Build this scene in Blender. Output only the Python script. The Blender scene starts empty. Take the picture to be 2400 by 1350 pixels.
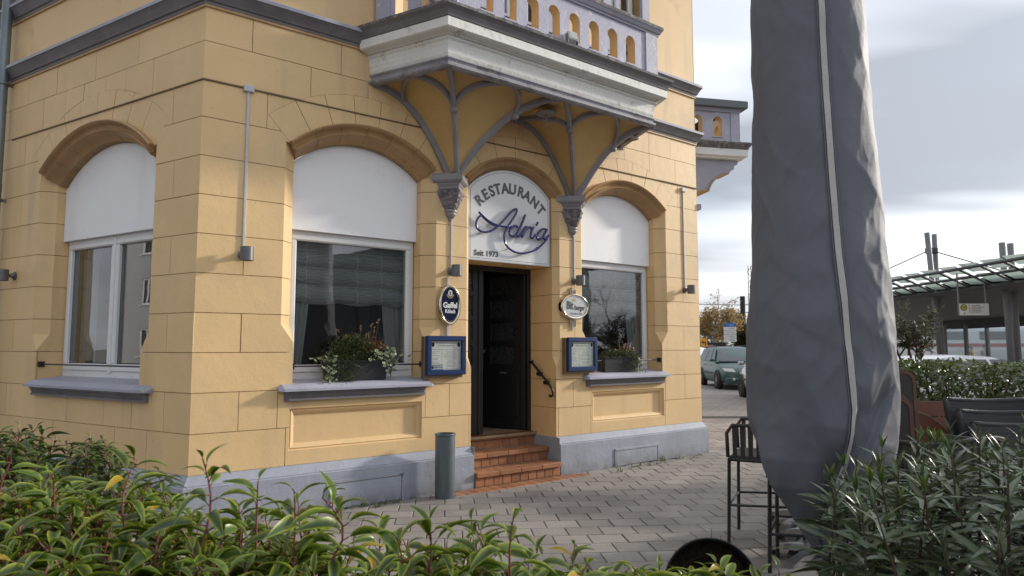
import bpy, math, random
import numpy as np
from mathutils import Vector, Matrix, noise
from mathutils.geometry import delaunay_2d_cdt

random.seed(7); np.random.seed(7)
PI = math.pi
SC = bpy.context.scene
COL = SC.collection
rad = math.radians

# ------------------------------------------------------------------ camera, sky, sun, exposure
cam_d = bpy.data.cameras.new('camera'); cam = bpy.data.objects.new('camera', cam_d); COL.objects.link(cam)
cam.location = (0, 0, 1.5); cam.rotation_euler = (rad(90 + 4.894), 0, 0)
cam_d.sensor_width = 36; cam_d.lens = 24.0; cam_d.clip_start = 0.05; cam_d.clip_end = 3000
cam_d.dof.use_dof = True; cam_d.dof.focus_distance = 7.5; cam_d.dof.aperture_fstop = 7.0
SC.camera = cam

SUN_AZ, SUN_EL = rad(67.5), rad(18.5)
wld = bpy.data.worlds.new('World'); SC.world = wld; wld.use_nodes = True
nt = wld.node_tree; nt.nodes.clear()
def wn(t, **k):
    n = nt.nodes.new(t)
    for a, b in k.items(): setattr(n, a, b)
    return n
wo_ = wn('ShaderNodeOutputWorld'); bg = wn('ShaderNodeBackground')
sky = wn('ShaderNodeTexSky'); sky.sky_type = 'NISHITA'; sky.sun_disc = False
sky.sun_elevation = SUN_EL; sky.sun_rotation = SUN_AZ; sky.altitude = 50; sky.air_density = 1.0; sky.dust_density = 1.0
skys = wn('ShaderNodeMixRGB', blend_type='MULTIPLY'); skys.inputs[0].default_value = 1; skys.inputs[2].default_value = (0.06, 0.06, 0.06, 1)
tc = wn('ShaderNodeTexCoord'); sep = wn('ShaderNodeSeparateXYZ')
nt.links.new(tc.outputs['Generated'], sep.inputs[0])
def wm(op, a, b):
    n = wn('ShaderNodeMath', operation=op)
    for i, q in enumerate((a, b)):
        if isinstance(q, (int, float)): n.inputs[i].default_value = q
        elif q is not None: nt.links.new(q, n.inputs[i])
    return n.outputs[0]
zz = wm('ADD', wm('MAXIMUM', sep.outputs[2], 0.0), 0.16)
px = wm('DIVIDE', sep.outputs[0], zz); py = wm('DIVIDE', sep.outputs[1], zz)
cmb = wn('ShaderNodeCombineXYZ'); nt.links.new(px, cmb.inputs[0]); nt.links.new(py, cmb.inputs[1])
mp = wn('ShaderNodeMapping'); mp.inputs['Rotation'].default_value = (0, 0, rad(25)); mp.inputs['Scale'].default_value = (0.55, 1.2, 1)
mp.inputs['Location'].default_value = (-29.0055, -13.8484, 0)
nt.links.new(cmb.outputs[0], mp.inputs[0])
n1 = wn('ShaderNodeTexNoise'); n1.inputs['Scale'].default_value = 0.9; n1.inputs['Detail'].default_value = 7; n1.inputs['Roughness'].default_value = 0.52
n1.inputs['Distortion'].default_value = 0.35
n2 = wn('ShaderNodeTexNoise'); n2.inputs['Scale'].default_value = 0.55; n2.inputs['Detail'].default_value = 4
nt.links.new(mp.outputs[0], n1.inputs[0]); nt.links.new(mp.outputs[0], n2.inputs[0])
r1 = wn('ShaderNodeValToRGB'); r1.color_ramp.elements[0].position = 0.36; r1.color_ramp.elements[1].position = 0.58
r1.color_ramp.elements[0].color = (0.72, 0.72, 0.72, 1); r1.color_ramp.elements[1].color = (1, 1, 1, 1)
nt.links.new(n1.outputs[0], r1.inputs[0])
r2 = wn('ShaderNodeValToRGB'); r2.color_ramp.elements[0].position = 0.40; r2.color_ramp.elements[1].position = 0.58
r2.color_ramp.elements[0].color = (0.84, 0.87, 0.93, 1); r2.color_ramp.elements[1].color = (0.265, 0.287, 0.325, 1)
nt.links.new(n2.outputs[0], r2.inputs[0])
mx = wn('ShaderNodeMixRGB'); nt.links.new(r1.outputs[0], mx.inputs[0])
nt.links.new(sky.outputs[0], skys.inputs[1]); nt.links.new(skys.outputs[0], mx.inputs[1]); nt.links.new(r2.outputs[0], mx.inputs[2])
hz = wn('ShaderNodeMapRange'); hz.inputs[1].default_value = 0.0; hz.inputs[2].default_value = 0.20; hz.inputs[3].default_value = 0.6; hz.inputs[4].default_value = 0.0
nt.links.new(sep.outputs[2], hz.inputs[0])
mh = wn('ShaderNodeMixRGB'); nt.links.new(hz.outputs[0], mh.inputs[0]); nt.links.new(mx.outputs[0], mh.inputs[1]); mh.inputs[2].default_value = (0.51, 0.505, 0.50, 1)
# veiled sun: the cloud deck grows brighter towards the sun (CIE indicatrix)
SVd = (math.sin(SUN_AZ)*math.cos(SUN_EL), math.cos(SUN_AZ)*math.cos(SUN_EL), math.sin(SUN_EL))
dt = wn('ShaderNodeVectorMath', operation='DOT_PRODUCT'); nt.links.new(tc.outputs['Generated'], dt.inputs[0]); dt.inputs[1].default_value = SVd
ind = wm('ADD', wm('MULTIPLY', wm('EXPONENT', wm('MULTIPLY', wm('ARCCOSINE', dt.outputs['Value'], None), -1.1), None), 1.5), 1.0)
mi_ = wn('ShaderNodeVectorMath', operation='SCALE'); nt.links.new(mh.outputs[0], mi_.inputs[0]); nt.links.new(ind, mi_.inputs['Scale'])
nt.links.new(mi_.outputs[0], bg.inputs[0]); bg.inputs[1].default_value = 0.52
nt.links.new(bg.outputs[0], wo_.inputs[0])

sun_d = bpy.data.lights.new('sun', 'SUN'); sun = bpy.data.objects.new('sun', sun_d); COL.objects.link(sun)
sun_d.energy = 1.7; sun_d.angle = rad(4.0); sun_d.color = (1.0, 0.92, 0.80)
SV = Vector((math.sin(SUN_AZ) * math.cos(SUN_EL), math.cos(SUN_AZ) * math.cos(SUN_EL), math.sin(SUN_EL)))
sun.rotation_euler = (-SV).to_track_quat('-Z', 'Y').to_euler()
SC.view_settings.view_transform = 'Standard'; SC.view_settings.look = 'None'
SC.view_settings.exposure = 1.18; SC.view_settings.gamma = 1.0; SC.view_settings.use_curve_mapping = False

# ------------------------------------------------------------------ object helpers
W = {}
def put(o, parent, M):
    COL.objects.link(o)
    if parent is not None:
        o.parent = parent; o.matrix_basis = W[parent.name].inverted() @ M
    else:
        o.matrix_basis = M
    W[o.name] = M.copy()
    return o
def tag(o, label=None, cat=None, group=None, kind=None):
    if label: o['label'] = label
    if cat: o['category'] = cat
    if group: o['group'] = group
    if kind: o['kind'] = kind
    return o
def E(name, M, label=None, cat=None, group=None, parent=None):
    o = bpy.data.objects.new(name, None); o.empty_display_size = 0.1
    put(o, parent, M); return tag(o, label, cat, group)
def copy_tree(o, M, parent=None, label=None, top=True):
    c = o.copy(); COL.objects.link(c)
    if top:
        c.parent = None; c.matrix_basis = M; W[c.name] = M.copy()
        if label: c['label'] = label
    else:
        c.parent = parent; W[c.name] = W[parent.name] @ c.matrix_basis
    for ch in list(o.children): copy_tree(ch, None, c, None, False)
    return c
def T(x, y, z): return Matrix.Translation((x, y, z))
def RZ(a): return Matrix.Rotation(a, 4, 'Z')
def RX(a): return Matrix.Rotation(a, 4, 'X')
def RY(a): return Matrix.Rotation(a, 4, 'Y')
def ease(n, a, b):
    return [a + (b - a) * i / n for i in range(n + 1)]

def tri_region(poly, subs=()):
    """triangulate poly minus subs; returns verts, tris"""
    vs = []; fs = []
    for p in [poly] + list(subs):
        if sum(p[i-1][0]*p[i][1] - p[i][0]*p[i-1][1] for i in range(len(p))) < 0: p = list(p)[::-1]
        b = len(vs); vs += [Vector((q[0], q[1])) for q in p]; fs.append(list(range(b, b + len(p))))
    v, e, f, ov, oe, of = delaunay_2d_cdt(vs, [], fs, 1, 1e-6)
    keep = [t for t, o in zip(f, of) if 0 in o and all(k == 0 for k in o)]
    used = sorted({i for t in keep for i in t}); ix = {a: b for b, a in enumerate(used)}
    return [(v[i][0], v[i][1]) for i in used], [[ix[i] for i in t] for t in keep]

class G:
    def __init__(s): s.v = []; s.f = []; s.m = []
    def add(s, vs, fs, mi=0):
        b = len(s.v); s.v += [tuple(q) for q in vs]
        for f in fs: s.f.append(tuple(b + i for i in f)); s.m.append(mi)
        return s
    def box(s, x0, x1, y0, y1, z0, z1, mi=0):
        V = [(x0,y0,z0),(x1,y0,z0),(x1,y1,z0),(x0,y1,z0),(x0,y0,z1),(x1,y0,z1),(x1,y1,z1),(x0,y1,z1)]
        return s.add(V, [(0,3,2,1),(4,5,6,7),(0,1,5,4),(1,2,6,5),(2,3,7,6),(3,0,4,7)], mi)
    def bbox(s, x0, x1, y0, y1, z0, z1, b=0.01, mi=0):
        """box with chamfered edges"""
        xs, ys, zs = (x0, x1), (y0, y1), (z0, z1); V = []; idx = {}
        for i in (0,1):
            for j in (0,1):
                for k in (0,1):
                    sx, sy, sz = (1,-1)[i]*b, (1,-1)[j]*b, (1,-1)[k]*b
                    idx[i,j,k] = len(V)
                    V += [(xs[i], ys[j]+sy, zs[k]+sz), (xs[i]+sx, ys[j], zs[k]+sz), (xs[i]+sx, ys[j]+sy, zs[k])]
        I = lambda i,j,k,a: idx[i,j,k] + a
        Fs = [(I(0,0,0,0),I(0,0,1,0),I(0,1,1,0),I(0,1,0,0)), (I(1,0,0,0),I(1,1,0,0),I(1,1,1,0),I(1,0,1,0)),
              (I(0,0,0,1),I(1,0,0,1),I(1,0,1,1),I(0,0,1,1)), (I(0,1,0,1),I(0,1,1,1),I(1,1,1,1),I(1,1,0,1)),
              (I(0,0,0,2),I(0,1,0,2),I(1,1,0,2),I(1,0,0,2)), (I(0,0,1,2),I(1,0,1,2),I(1,1,1,2),I(0,1,1,2))]
        for j in (0,1):
            for k in (0,1): Fs.append((I(0,j,k,1),I(1,j,k,1),I(1,j,k,2),I(0,j,k,2)))
        for i in (0,1):
            for k in (0,1): Fs.append((I(i,0,k,0),I(i,1,k,0),I(i,1,k,2),I(i,0,k,2)))
            for j in (0,1): Fs.append((I(i,j,0,0),I(i,j,1,0),I(i,j,1,1),I(i,j,0,1)))
            for j in (0,1):
                for k in (0,1): Fs.append((I(i,j,k,0),I(i,j,k,1),I(i,j,k,2)))
        return s.add(V, Fs, mi)
    def pr(s, poly, subs=(), y0=0., y1=0.1, mi=0, hole_mi=None, back=True):
        """prism of a polygon in (x,z), front at y0, back at y1"""
        v2, tr = tri_region(poly, subs); n = len(v2)
        V = [(x, y0, z) for x, z in v2] + [(x, y1, z) for x, z in v2]
        Fs = []; ed = {}
        for t in tr:
            a, b, c = [v2[i] for i in t]
            if (b[0]-a[0])*(c[1]-a[1]) - (b[1]-a[1])*(c[0]-a[0]) < 0: t = t[::-1]
            Fs.append(tuple(t))
            if back: Fs.append(tuple(i + n for i in reversed(t)))
            for i in range(3): ed[(t[i], t[(i+1) % 3])] = 1
        s.add(V, Fs, mi)
        xs = [p[0] for p in poly]; zs = [p[1] for p in poly]
        S1 = []; S2 = []
        for (a, b) in ed:
            if (b, a) not in ed:
                q = (a, a + n, b + n, b)
                m = ((v2[a][0]+v2[b][0])/2, (v2[a][1]+v2[b][1])/2)
                inner = hole_mi is not None and min(xs)+.004 < m[0] < max(xs)-.004 and min(zs)+.004 < m[1] < max(zs)-.004
                (S2 if inner else S1).append(q)
        b0 = len(s.v) - len(V)
        for q in S1: s.f.append(tuple(b0+i for i in q)); s.m.append(mi)
        for q in S2: s.f.append(tuple(b0+i for i in q)); s.m.append(hole_mi)
        return s
    def zpr(s, plan, z0, z1, mi=0, caps=True):
        """vertical prism of a convex-ish plan polygon (x,y)"""
        n = len(plan); V = [(x,y,z0) for x,y in plan] + [(x,y,z1) for x,y in plan]
        Fs = [(i,(i+1)%n,(i+1)%n+n,i+n) for i in range(n)]
        if caps: Fs += [tuple(reversed(range(n))), tuple(range(n,2*n))]
        return s.add(V, Fs, mi)
    def tube(s, path, r, n=8, mi=0, caps=True, flat=None):
        P = [Vector(p) for p in path]; V = []; m = len(P)
        rr = r if isinstance(r, (list, tuple)) else [r]*m
        up = None
        for i in range(m):
            d = (P[min(i+1,m-1)] - P[max(i-1,0)])
            if d.length < 1e-9: d = Vector((0,0,1))
            d.normalize()
            if up is None:
                up = Vector((0,0,1)) if abs(d.z) < .9 else Vector((1,0,0))
            a = d.cross(up)
            if a.length < 1e-4: a = d.orthogonal()
            a.normalize(); b = a.cross(d).normalized(); up = b
            for k in range(n):
                t = 2*PI*k/n
                V.append(P[i] + a*math.cos(t)*rr[i]*(flat or 1) + b*math.sin(t)*rr[i])
        Fs = [(i*n+k, i*n+(k+1)%n, (i+1)*n+(k+1)%n, (i+1)*n+k) for i in range(m-1) for k in range(n)]
        if caps: Fs += [tuple(reversed(range(n))), tuple((m-1)*n+k for k in range(n))]
        return s.add(V, Fs, mi)
    def lathe(s, prof, n=24, c=(0,0), mi=0, axis='Z', cap=False):
        V = []; m = len(prof)
        for r, z in prof:
            for k in range(n):
                t = 2*PI*k/n; V.append((c[0]+r*math.cos(t), c[1]+r*math.sin(t), z))
        Fs = [(i*n+k, i*n+(k+1)%n, (i+1)*n+(k+1)%n, (i+1)*n+k) for i in range(m-1) for k in range(n)]
        if cap: Fs += [tuple(reversed(range(n))), tuple((m-1)*n+k for k in range(n))]
        return s.add(V, Fs, mi)
    def grid(s, fn, nu, nv, mi=0, closed_u=False):
        V = [fn(i/nu, j/nv) for j in range(nv+1) for i in range(nu + (0 if closed_u else 1))]
        w = nu if closed_u else nu+1
        Fs = []
        for j in range(nv):
            for i in range(nu):
                i2 = (i+1) % w if closed_u else i+1
                Fs.append((j*w+i, j*w+i2, (j+1)*w+i2, (j+1)*w+i))
        return s.add(V, Fs, mi)
    def sweep(s, prof, path, mi=0, ends=True, closed_prof=False):
        """prof: [(out,z)], path: plan points (x,y) left to right seen from outside; mitred"""
        m = len(path); k = len(prof); V = []
        P = [Vector((p[0], p[1])) for p in path]
        for i in range(m):
            ns = []
            if i > 0: d = (P[i]-P[i-1]).normalized(); ns.append(Vector((d.y, -d.x)))
            if i < m-1: d = (P[i+1]-P[i]).normalized(); ns.append(Vector((d.y, -d.x)))
            if len(ns) == 2: o = (ns[0]+ns[1]) / (1 + ns[0].dot(ns[1]))
            else: o = ns[0]
            for (u, z) in prof: V.append((P[i].x + o.x*u, P[i].y + o.y*u, z))
        Fs = [(i*k+j, (i+1)*k+j, (i+1)*k+j+1, i*k+j+1) for i in range(m-1) for j in range(k-1)]
        if closed_prof: Fs += [(i*k+k-1, (i+1)*k+k-1, (i+1)*k, i*k) for i in range(m-1)]
        if ends: Fs += [tuple(range(k)), tuple(reversed([(m-1)*k+j for j in range(k)]))]
        return s.add(V, Fs, mi)
    def mesh(s, name='mesh', smooth=False):
        me = bpy.data.meshes.new(name); me.from_pydata(s.v, [], s.f)
        if any(s.m): me.polygons.foreach_set('material_index', s.m)
        if smooth: me.polygons.foreach_set('use_smooth', [True]*len(me.polygons))
        me.update(); return me
    def obj(s, name, mats, parent=None, M=None, smooth=False, auto=None):
        me = s.mesh(name, smooth or auto is not None)
        for m in (mats if isinstance(mats, (list, tuple)) else [mats]): me.materials.append(m)
        if auto is not None: me.set_sharp_from_angle(angle=rad(auto))
        o = bpy.data.objects.new(name, me)
        return put(o, parent, M if M is not None else (W[parent.name] if parent is not None else Matrix()))
def obj_from(me, name, parent, M):
    return put(bpy.data.objects.new(name, me), parent, M)

def text_obj(name, body, size, M, parent, mat, depth=0.004, bold=0.0, align='CENTER', shear=0.0, sx=1.0):
    cu = bpy.data.curves.new('txt', 'FONT'); cu.body = body; cu.size = size; cu.extrude = depth; cu.offset = bold
    cu.align_x = align; cu.align_y = 'CENTER'; cu.shear = shear; cu.resolution_u = 3
    tmp = bpy.data.objects.new('txt', cu); COL.objects.link(tmp)
    dg = bpy.context.evaluated_depsgraph_get(); dg.update()
    me = bpy.data.meshes.new_from_object(tmp.evaluated_get(dg))
    bpy.data.objects.remove(tmp); bpy.data.curves.remove(cu)
    me.transform(Matrix.Diagonal((sx, 1, 1, 1)) if sx != 1 else Matrix())
    me.transform(RX(PI/2))          # stands in x,z and faces -y
    me.materials.clear(); me.materials.append(mat)
    return put(bpy.data.objects.new(name, me), parent, M)

# ------------------------------------------------------------------ materials
def node_mat(name):
    m = bpy.data.materials.new(name); m.use_nodes = True
    t = m.node_tree; b = t.nodes['Principled BSDF']
    def nn(ty, **k):
        n = t.nodes.new(ty)
        for a, v in k.items(): setattr(n, a, v)
        return n
    def lk(a, b_): t.links.new(a, b_)
    return m, t, b, nn, lk
def mul(c, k): return tuple(min(1, max(0, x*k)) for x in c[:3]) + (1,)
def mat(name, col, rough=.6, var=.12, vs=2.0, bump=0., bs=60., metal=0., spec=.5, col2=None, c2s=1.2, c2lo=.5, c2hi=.65, fine=.06, fs=60., coord='POS', bump2=0., b2s=8., emit=0, coat=0., aniso=(1,1,1)):
    m, t, b, nn, lk = node_mat(name)
    if coord == 'POS': src = nn('ShaderNodeNewGeometry').outputs['Position']
    else: src = nn('ShaderNodeTexCoord').outputs['Object']
    if aniso != (1,1,1):
        mpn = nn('ShaderNodeMapping'); mpn.inputs['Scale'].default_value = aniso; lk(src, mpn.inputs[0]); srcA = mpn.outputs[0]
    else: srcA = src
    def noi(scale, det=4, ro=.55, s=None):
        n = nn('ShaderNodeTexNoise'); n.inputs['Scale'].default_value = scale; n.inputs['Detail'].default_value = det
        n.inputs['Roughness'].default_value = ro; lk(s or src, n.inputs['Vector']); return n.outputs[0]
    def mixc(f, a, bb):
        x = nn('ShaderNodeMixRGB')
        for i, q in enumerate((f, a, bb)):
            if isinstance(q, (tuple, float, int)): x.inputs[i].default_value = q
            else: lk(q, x.inputs[i])
        return x.outputs[0]
    def ramp(v, lo, hi):
        r = nn('ShaderNodeMapRange'); r.inputs[1].default_value = lo; r.inputs[2].default_value = hi; lk(v, r.inputs[0]); return r.outputs[0]
    c = mixc(ramp(noi(vs, 5, .6, srcA), .3, .7), mul(col, 1-var), mul(col, 1+var))
    if fine: c = mixc(ramp(noi(fs, 2), .3, .7), mixc(1.0, c, c) if False else c, c) if False else c
    if fine:
        x = nn('ShaderNodeMixRGB', blend_type='MULTIPLY'); x.inputs[0].default_value = 1.0
        lk(c, x.inputs[1]); lk(mixc(ramp(noi(fs, 3), .3, .7), (1-fine,)*3+(1,), (1+fine,)*3+(1,)), x.inputs[2]); c = x.outputs[0]
    if col2 is not None: c = mixc(ramp(noi(c2s, 6, .65, srcA), c2lo, c2hi), c, tuple(col2)+(1,))
    lk(c, b.inputs['Base Color'])
    b.inputs['Roughness'].default_value = rough; b.inputs['Metallic'].default_value = metal
    b.inputs['Specular IOR Level'].default_value = spec
    if coat: b.inputs['Coat Weight'].default_value = coat; b.inputs['Coat Roughness'].default_value = .05
    nrm = None
    if bump2:
        bp = nn('ShaderNodeBump'); bp.inputs['Distance'].default_value = .02; bp.inputs['Strength'].default_value = bump2; lk(noi(b2s, 5, .6), bp.inputs['Height']); nrm = bp.outputs[0]
    if bump:
        bp = nn('ShaderNodeBump'); bp.inputs['Distance'].default_value = .004; bp.inputs['Strength'].default_value = bump; lk(noi(bs, 4, .6), bp.inputs['Height'])
        if nrm: lk(nrm, bp.inputs['Normal'])
        nrm = bp.outputs[0]
    if nrm: lk(nrm, b.inputs['Normal'])
    if emit: b.inputs['Emission Color'].default_value = tuple(col[:3])+(1,); b.inputs['Emission Strength'].default_value = emit
    return m
def glass_mat(name, tint=(.80,.82,.82), k=1.0, body=None):
    m, t, b, nn, lk = node_mat(name); t.nodes.remove(b)
    out = [n for n in t.nodes if n.type == 'OUTPUT_MATERIAL'][0]
    lw = nn('ShaderNodeLayerWeight'); lw.inputs[0].default_value = .5      # Schlick reflectance, same from both sides of the pane
    pw = nn('ShaderNodeMath', operation='POWER'); pw.inputs[1].default_value = 5; lk(lw.outputs['Facing'], pw.inputs[0])
    fr = nn('ShaderNodeMath', operation='MULTIPLY_ADD'); fr.inputs[1].default_value = .955; fr.inputs[2].default_value = .045; lk(pw.outputs[0], fr.inputs[0])
    mm = nn('ShaderNodeMath', operation='MULTIPLY'); mm.inputs[1].default_value = 2.1*k; mm.use_clamp = True; lk(fr.outputs[0], mm.inputs[0])
    tr = nn('ShaderNodeBsdfTransparent'); tr.inputs[0].default_value = tint+(1,)
    gl = nn('ShaderNodeBsdfGlossy'); gl.inputs['Roughness'].default_value = .012; gl.inputs[0].default_value = (.95,.96,1,1)
    mxn = nn('ShaderNodeMixShader'); lk(mm.outputs[0], mxn.inputs[0]); lk(tr.outputs[0], mxn.inputs[1]); lk(gl.outputs[0], mxn.inputs[2])
    nz = nn('ShaderNodeTexNoise'); nz.inputs['Scale'].default_value = 1.6; lk(nn('ShaderNodeNewGeometry').outputs['Position'], nz.inputs['Vector'])
    bp = nn('ShaderNodeBump'); bp.inputs['Distance'].default_value = .006; bp.inputs['Strength'].default_value = .25; lk(nz.outputs[0], bp.inputs['Height']); lk(bp.outputs[0], gl.inputs['Normal'])
    lk(mxn.outputs[0], out.inputs[0]); return m
def leaf_mat(name, c0, c1, edge_c, edge_amt=.6, rough=.35, trans=.25, edge_pow=1.0, rare=None):
    """leaf colour varies per leaf; 'edge' is the margin attribute of the leaf itself"""
    m, t, b, nn, lk = node_mat(name)
    av = nn('ShaderNodeAttribute', attribute_name='var'); ae = nn('ShaderNodeAttribute', attribute_name='edge')
    oi = nn('ShaderNodeObjectInfo')
    ad = nn('ShaderNodeMath', operation='ADD'); lk(av.outputs['Fac'], ad.inputs[0]); lk(oi.outputs['Random'], ad.inputs[1])
    fr = nn('ShaderNodeMath', operation='FRACT'); lk(ad.outputs[0], fr.inputs[0])
    cr = nn('ShaderNodeValToRGB'); cr.color_ramp.elements[0].color = tuple(c0)+(1,); cr.color_ramp.elements[1].color = tuple(c1)+(1,)
    cr.color_ramp.elements[0].position = .1; cr.color_ramp.elements[1].position = .9; lk(fr.outputs[0], cr.inputs[0])
    if rare:
        cr.color_ramp.elements[1].position = .90; e_ = cr.color_ramp.elements.new(.965); e_.color = tuple(c1)+(1,); e_ = cr.color_ramp.elements.new(.985); e_.color = tuple(rare)+(1,)
    ep = nn('ShaderNodeMath', operation='POWER'); ep.inputs[1].default_value = edge_pow; lk(ae.outputs['Fac'], ep.inputs[0])
    ea = nn('ShaderNodeMath', operation='MULTIPLY'); ea.inputs[1].default_value = edge_amt; lk(ep.outputs[0], ea.inputs[0])
    mx_ = nn('ShaderNodeMixRGB'); lk(ea.outputs[0], mx_.inputs[0]); lk(cr.outputs[0], mx_.inputs[1]); mx_.inputs[2].default_value = tuple(edge_c)+(1,)
    lk(mx_.outputs[0], b.inputs['Base Color']); b.inputs['Roughness'].default_value = rough
    b.inputs['Specular IOR Level'].default_value = .5
    tl = nn('ShaderNodeBsdfTranslucent'); lk(mx_.outputs[0], tl.inputs[0])
    ms = nn('ShaderNodeMixShader'); ms.inputs[0].default_value = trans
    out = [n for n in t.nodes if n.type == 'OUTPUT_MATERIAL'][0]
    lk(b.outputs[0], ms.inputs[1]); lk(tl.outputs[0], ms.inputs[2]); lk(ms.outputs[0], out.inputs[0])
    return m

YEL = (.72, .50, .25); BRN = (.43, .265, .125); LAV = (.36, .365, .44); DGR = (.16, .15, .16); WHT = (.86, .86, .88)
mYel = mat('yellow painted masonry', YEL, .55, .07, 1.1, bump=.3, bs=45, col2=(.62, .45, .255), c2s=1.7, c2lo=.52, c2hi=.85, fine=.03, fs=120, bump2=.16, b2s=9)
mYel2 = mat('yellow painted render', (.70, .49, .25), .6, .07, .9, bump=.3, bs=60, col2=(.38, .27, .14), c2s=1.2, c2lo=.55, c2hi=.85, fine=.03, bump2=.06, b2s=6)
mJoint = mat('joint mortar', (.36, .24, .115), .8, .2, 6)  # brown mortar colour of the joints, beds and backing walls
mBrn = mat('ochre brown stone paint', BRN, .5, .12, 3, bump=.3, bs=50, col2=(.30, .175, .08), c2s=4, c2lo=.55, c2hi=.8)
mSof = mat('soffit ochre paint', (.55, .355, .14), .6, .1, 2, bump=.2, bs=50)
mLav = mat('lavender grey masonry paint', LAV, .6, .08, 2, bump=.4, bs=40, col2=(.31, .30, .33), c2s=3, c2lo=.55, c2hi=.8, bump2=.15, b2s=9)
mPlinth = mat('lavender grey plinth paint', (.31, .335, .395), .6, .1, 1.5, bump=.5, bs=35, col2=(.23, .245, .28), c2s=2.2, c2lo=.52, c2hi=.8, bump2=.3, b2s=7, aniso=(1,1,.35))
mDgr = mat('dark grey moulding paint', DGR, .5, .15, 3, bump=.35, bs=50, col2=(.20, .19, .20), c2s=6, c2lo=.55, c2hi=.75)
mRib = mat('grey rib paint', (.25, .235, .25), .5, .12, 4, bump=.3, bs=60)
mWhtMould = mat('weathered white cornice paint', (.76, .75, .72), .65, .06, 3, bump=.5, bs=30, col2=(.33, .29, .25), c2s=5, c2lo=.58, c2hi=.72, bump2=.3, b2s=14)
mDirtTop = mat('weather blackened cornice top', (.13, .12, .12), .8, .35, 9, bump=.8, bs=40, col2=(.30, .29, .27), c2s=14, c2lo=.5, c2hi=.65)
mWht = mat('white painted board', WHT, .45, .03, 1.2, bump=.1, bs=30, fine=.015, col2=(.55, .54, .52), c2s=2.5, c2lo=.62, c2hi=.95)
mPvc = mat('white window plastic', (.72, .72, .72), .3, .03, 2, fine=.01)
mGlass = glass_mat('window glass')
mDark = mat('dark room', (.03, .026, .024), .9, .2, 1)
mCurt = mat('sheer curtain cloth', (.36, .375, .37), .9, .06, 3, bump=.4, bs=30, aniso=(6,6,1))
mBlack = mat('black door paint', (.012, .012, .014), .35, .2, 4, bump=.1)
mBlk = mat('black painted iron', (.015, .015, .017), .45, .2, 9)
mLamp = mat('grey lamp metal', (.14, .14, .145), .4, .06, 5, metal=.4)
mCond = mat('light grey conduit', (.5, .5, .53), .5, .06, 5)
mZinc = mat('zinc sheet', (.20, .235, .26), .42, .22, 2.2, metal=.55, bump=.15, bs=30, aniso=(3,3,.6))
mBin = mat('galvanised bin', (.13, .155, .17), .45, .22, 3, metal=.5, bump=.2, bs=30, aniso=(4,4,.6))
mTile = mat('terracotta tile', (.33, .145, .07), .45, .16, 7, bump=.2, bs=60, fine=.08)
mGrout = mat('tile grout', (.33, .29, .26), .9, .15, 20)
mPav = mat('grey concrete paver', (.272, .246, .225), .85, .12, 3.2, bump=.9, bs=140, fine=.34, fs=150, col2=(.20, .18, .165), c2s=.9, c2lo=.45, c2hi=.75)
def tone_by_piece(m, lo, hi):
    t = m.node_tree; b = t.nodes['Principled BSDF']; l = b.inputs['Base Color'].links[0]; src = l.from_socket
    oi = t.nodes.new('ShaderNodeObjectInfo'); at = t.nodes.new('ShaderNodeAttribute'); at.attribute_name = 'var'
    ad = t.nodes.new('ShaderNodeMath'); ad.operation = 'ADD'; t.links.new(oi.outputs['Random'], ad.inputs[0]); t.links.new(at.outputs['Fac'], ad.inputs[1])
    fr = t.nodes.new('ShaderNodeMath'); fr.operation = 'FRACT'; t.links.new(ad.outputs[0], fr.inputs[0])
    mr = t.nodes.new('ShaderNodeMapRange'); mr.inputs[3].default_value = lo; mr.inputs[4].default_value = hi; t.links.new(fr.outputs[0], mr.inputs[0])
    mx_ = t.nodes.new('ShaderNodeMixRGB'); mx_.blend_type = 'MULTIPLY'; mx_.inputs[0].default_value = 1; t.links.new(src, mx_.inputs[1]); t.links.new(mr.outputs[0], mx_.inputs[2]); t.links.new(mx_.outputs[0], b.inputs['Base Color'])
tone_by_piece(mPav, .84, 1.12); tone_by_piece(mTile, .78, 1.15); tone_by_piece(mYel, .965, 1.03); tone_by_piece(mBrn, .92, 1.06)
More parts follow.
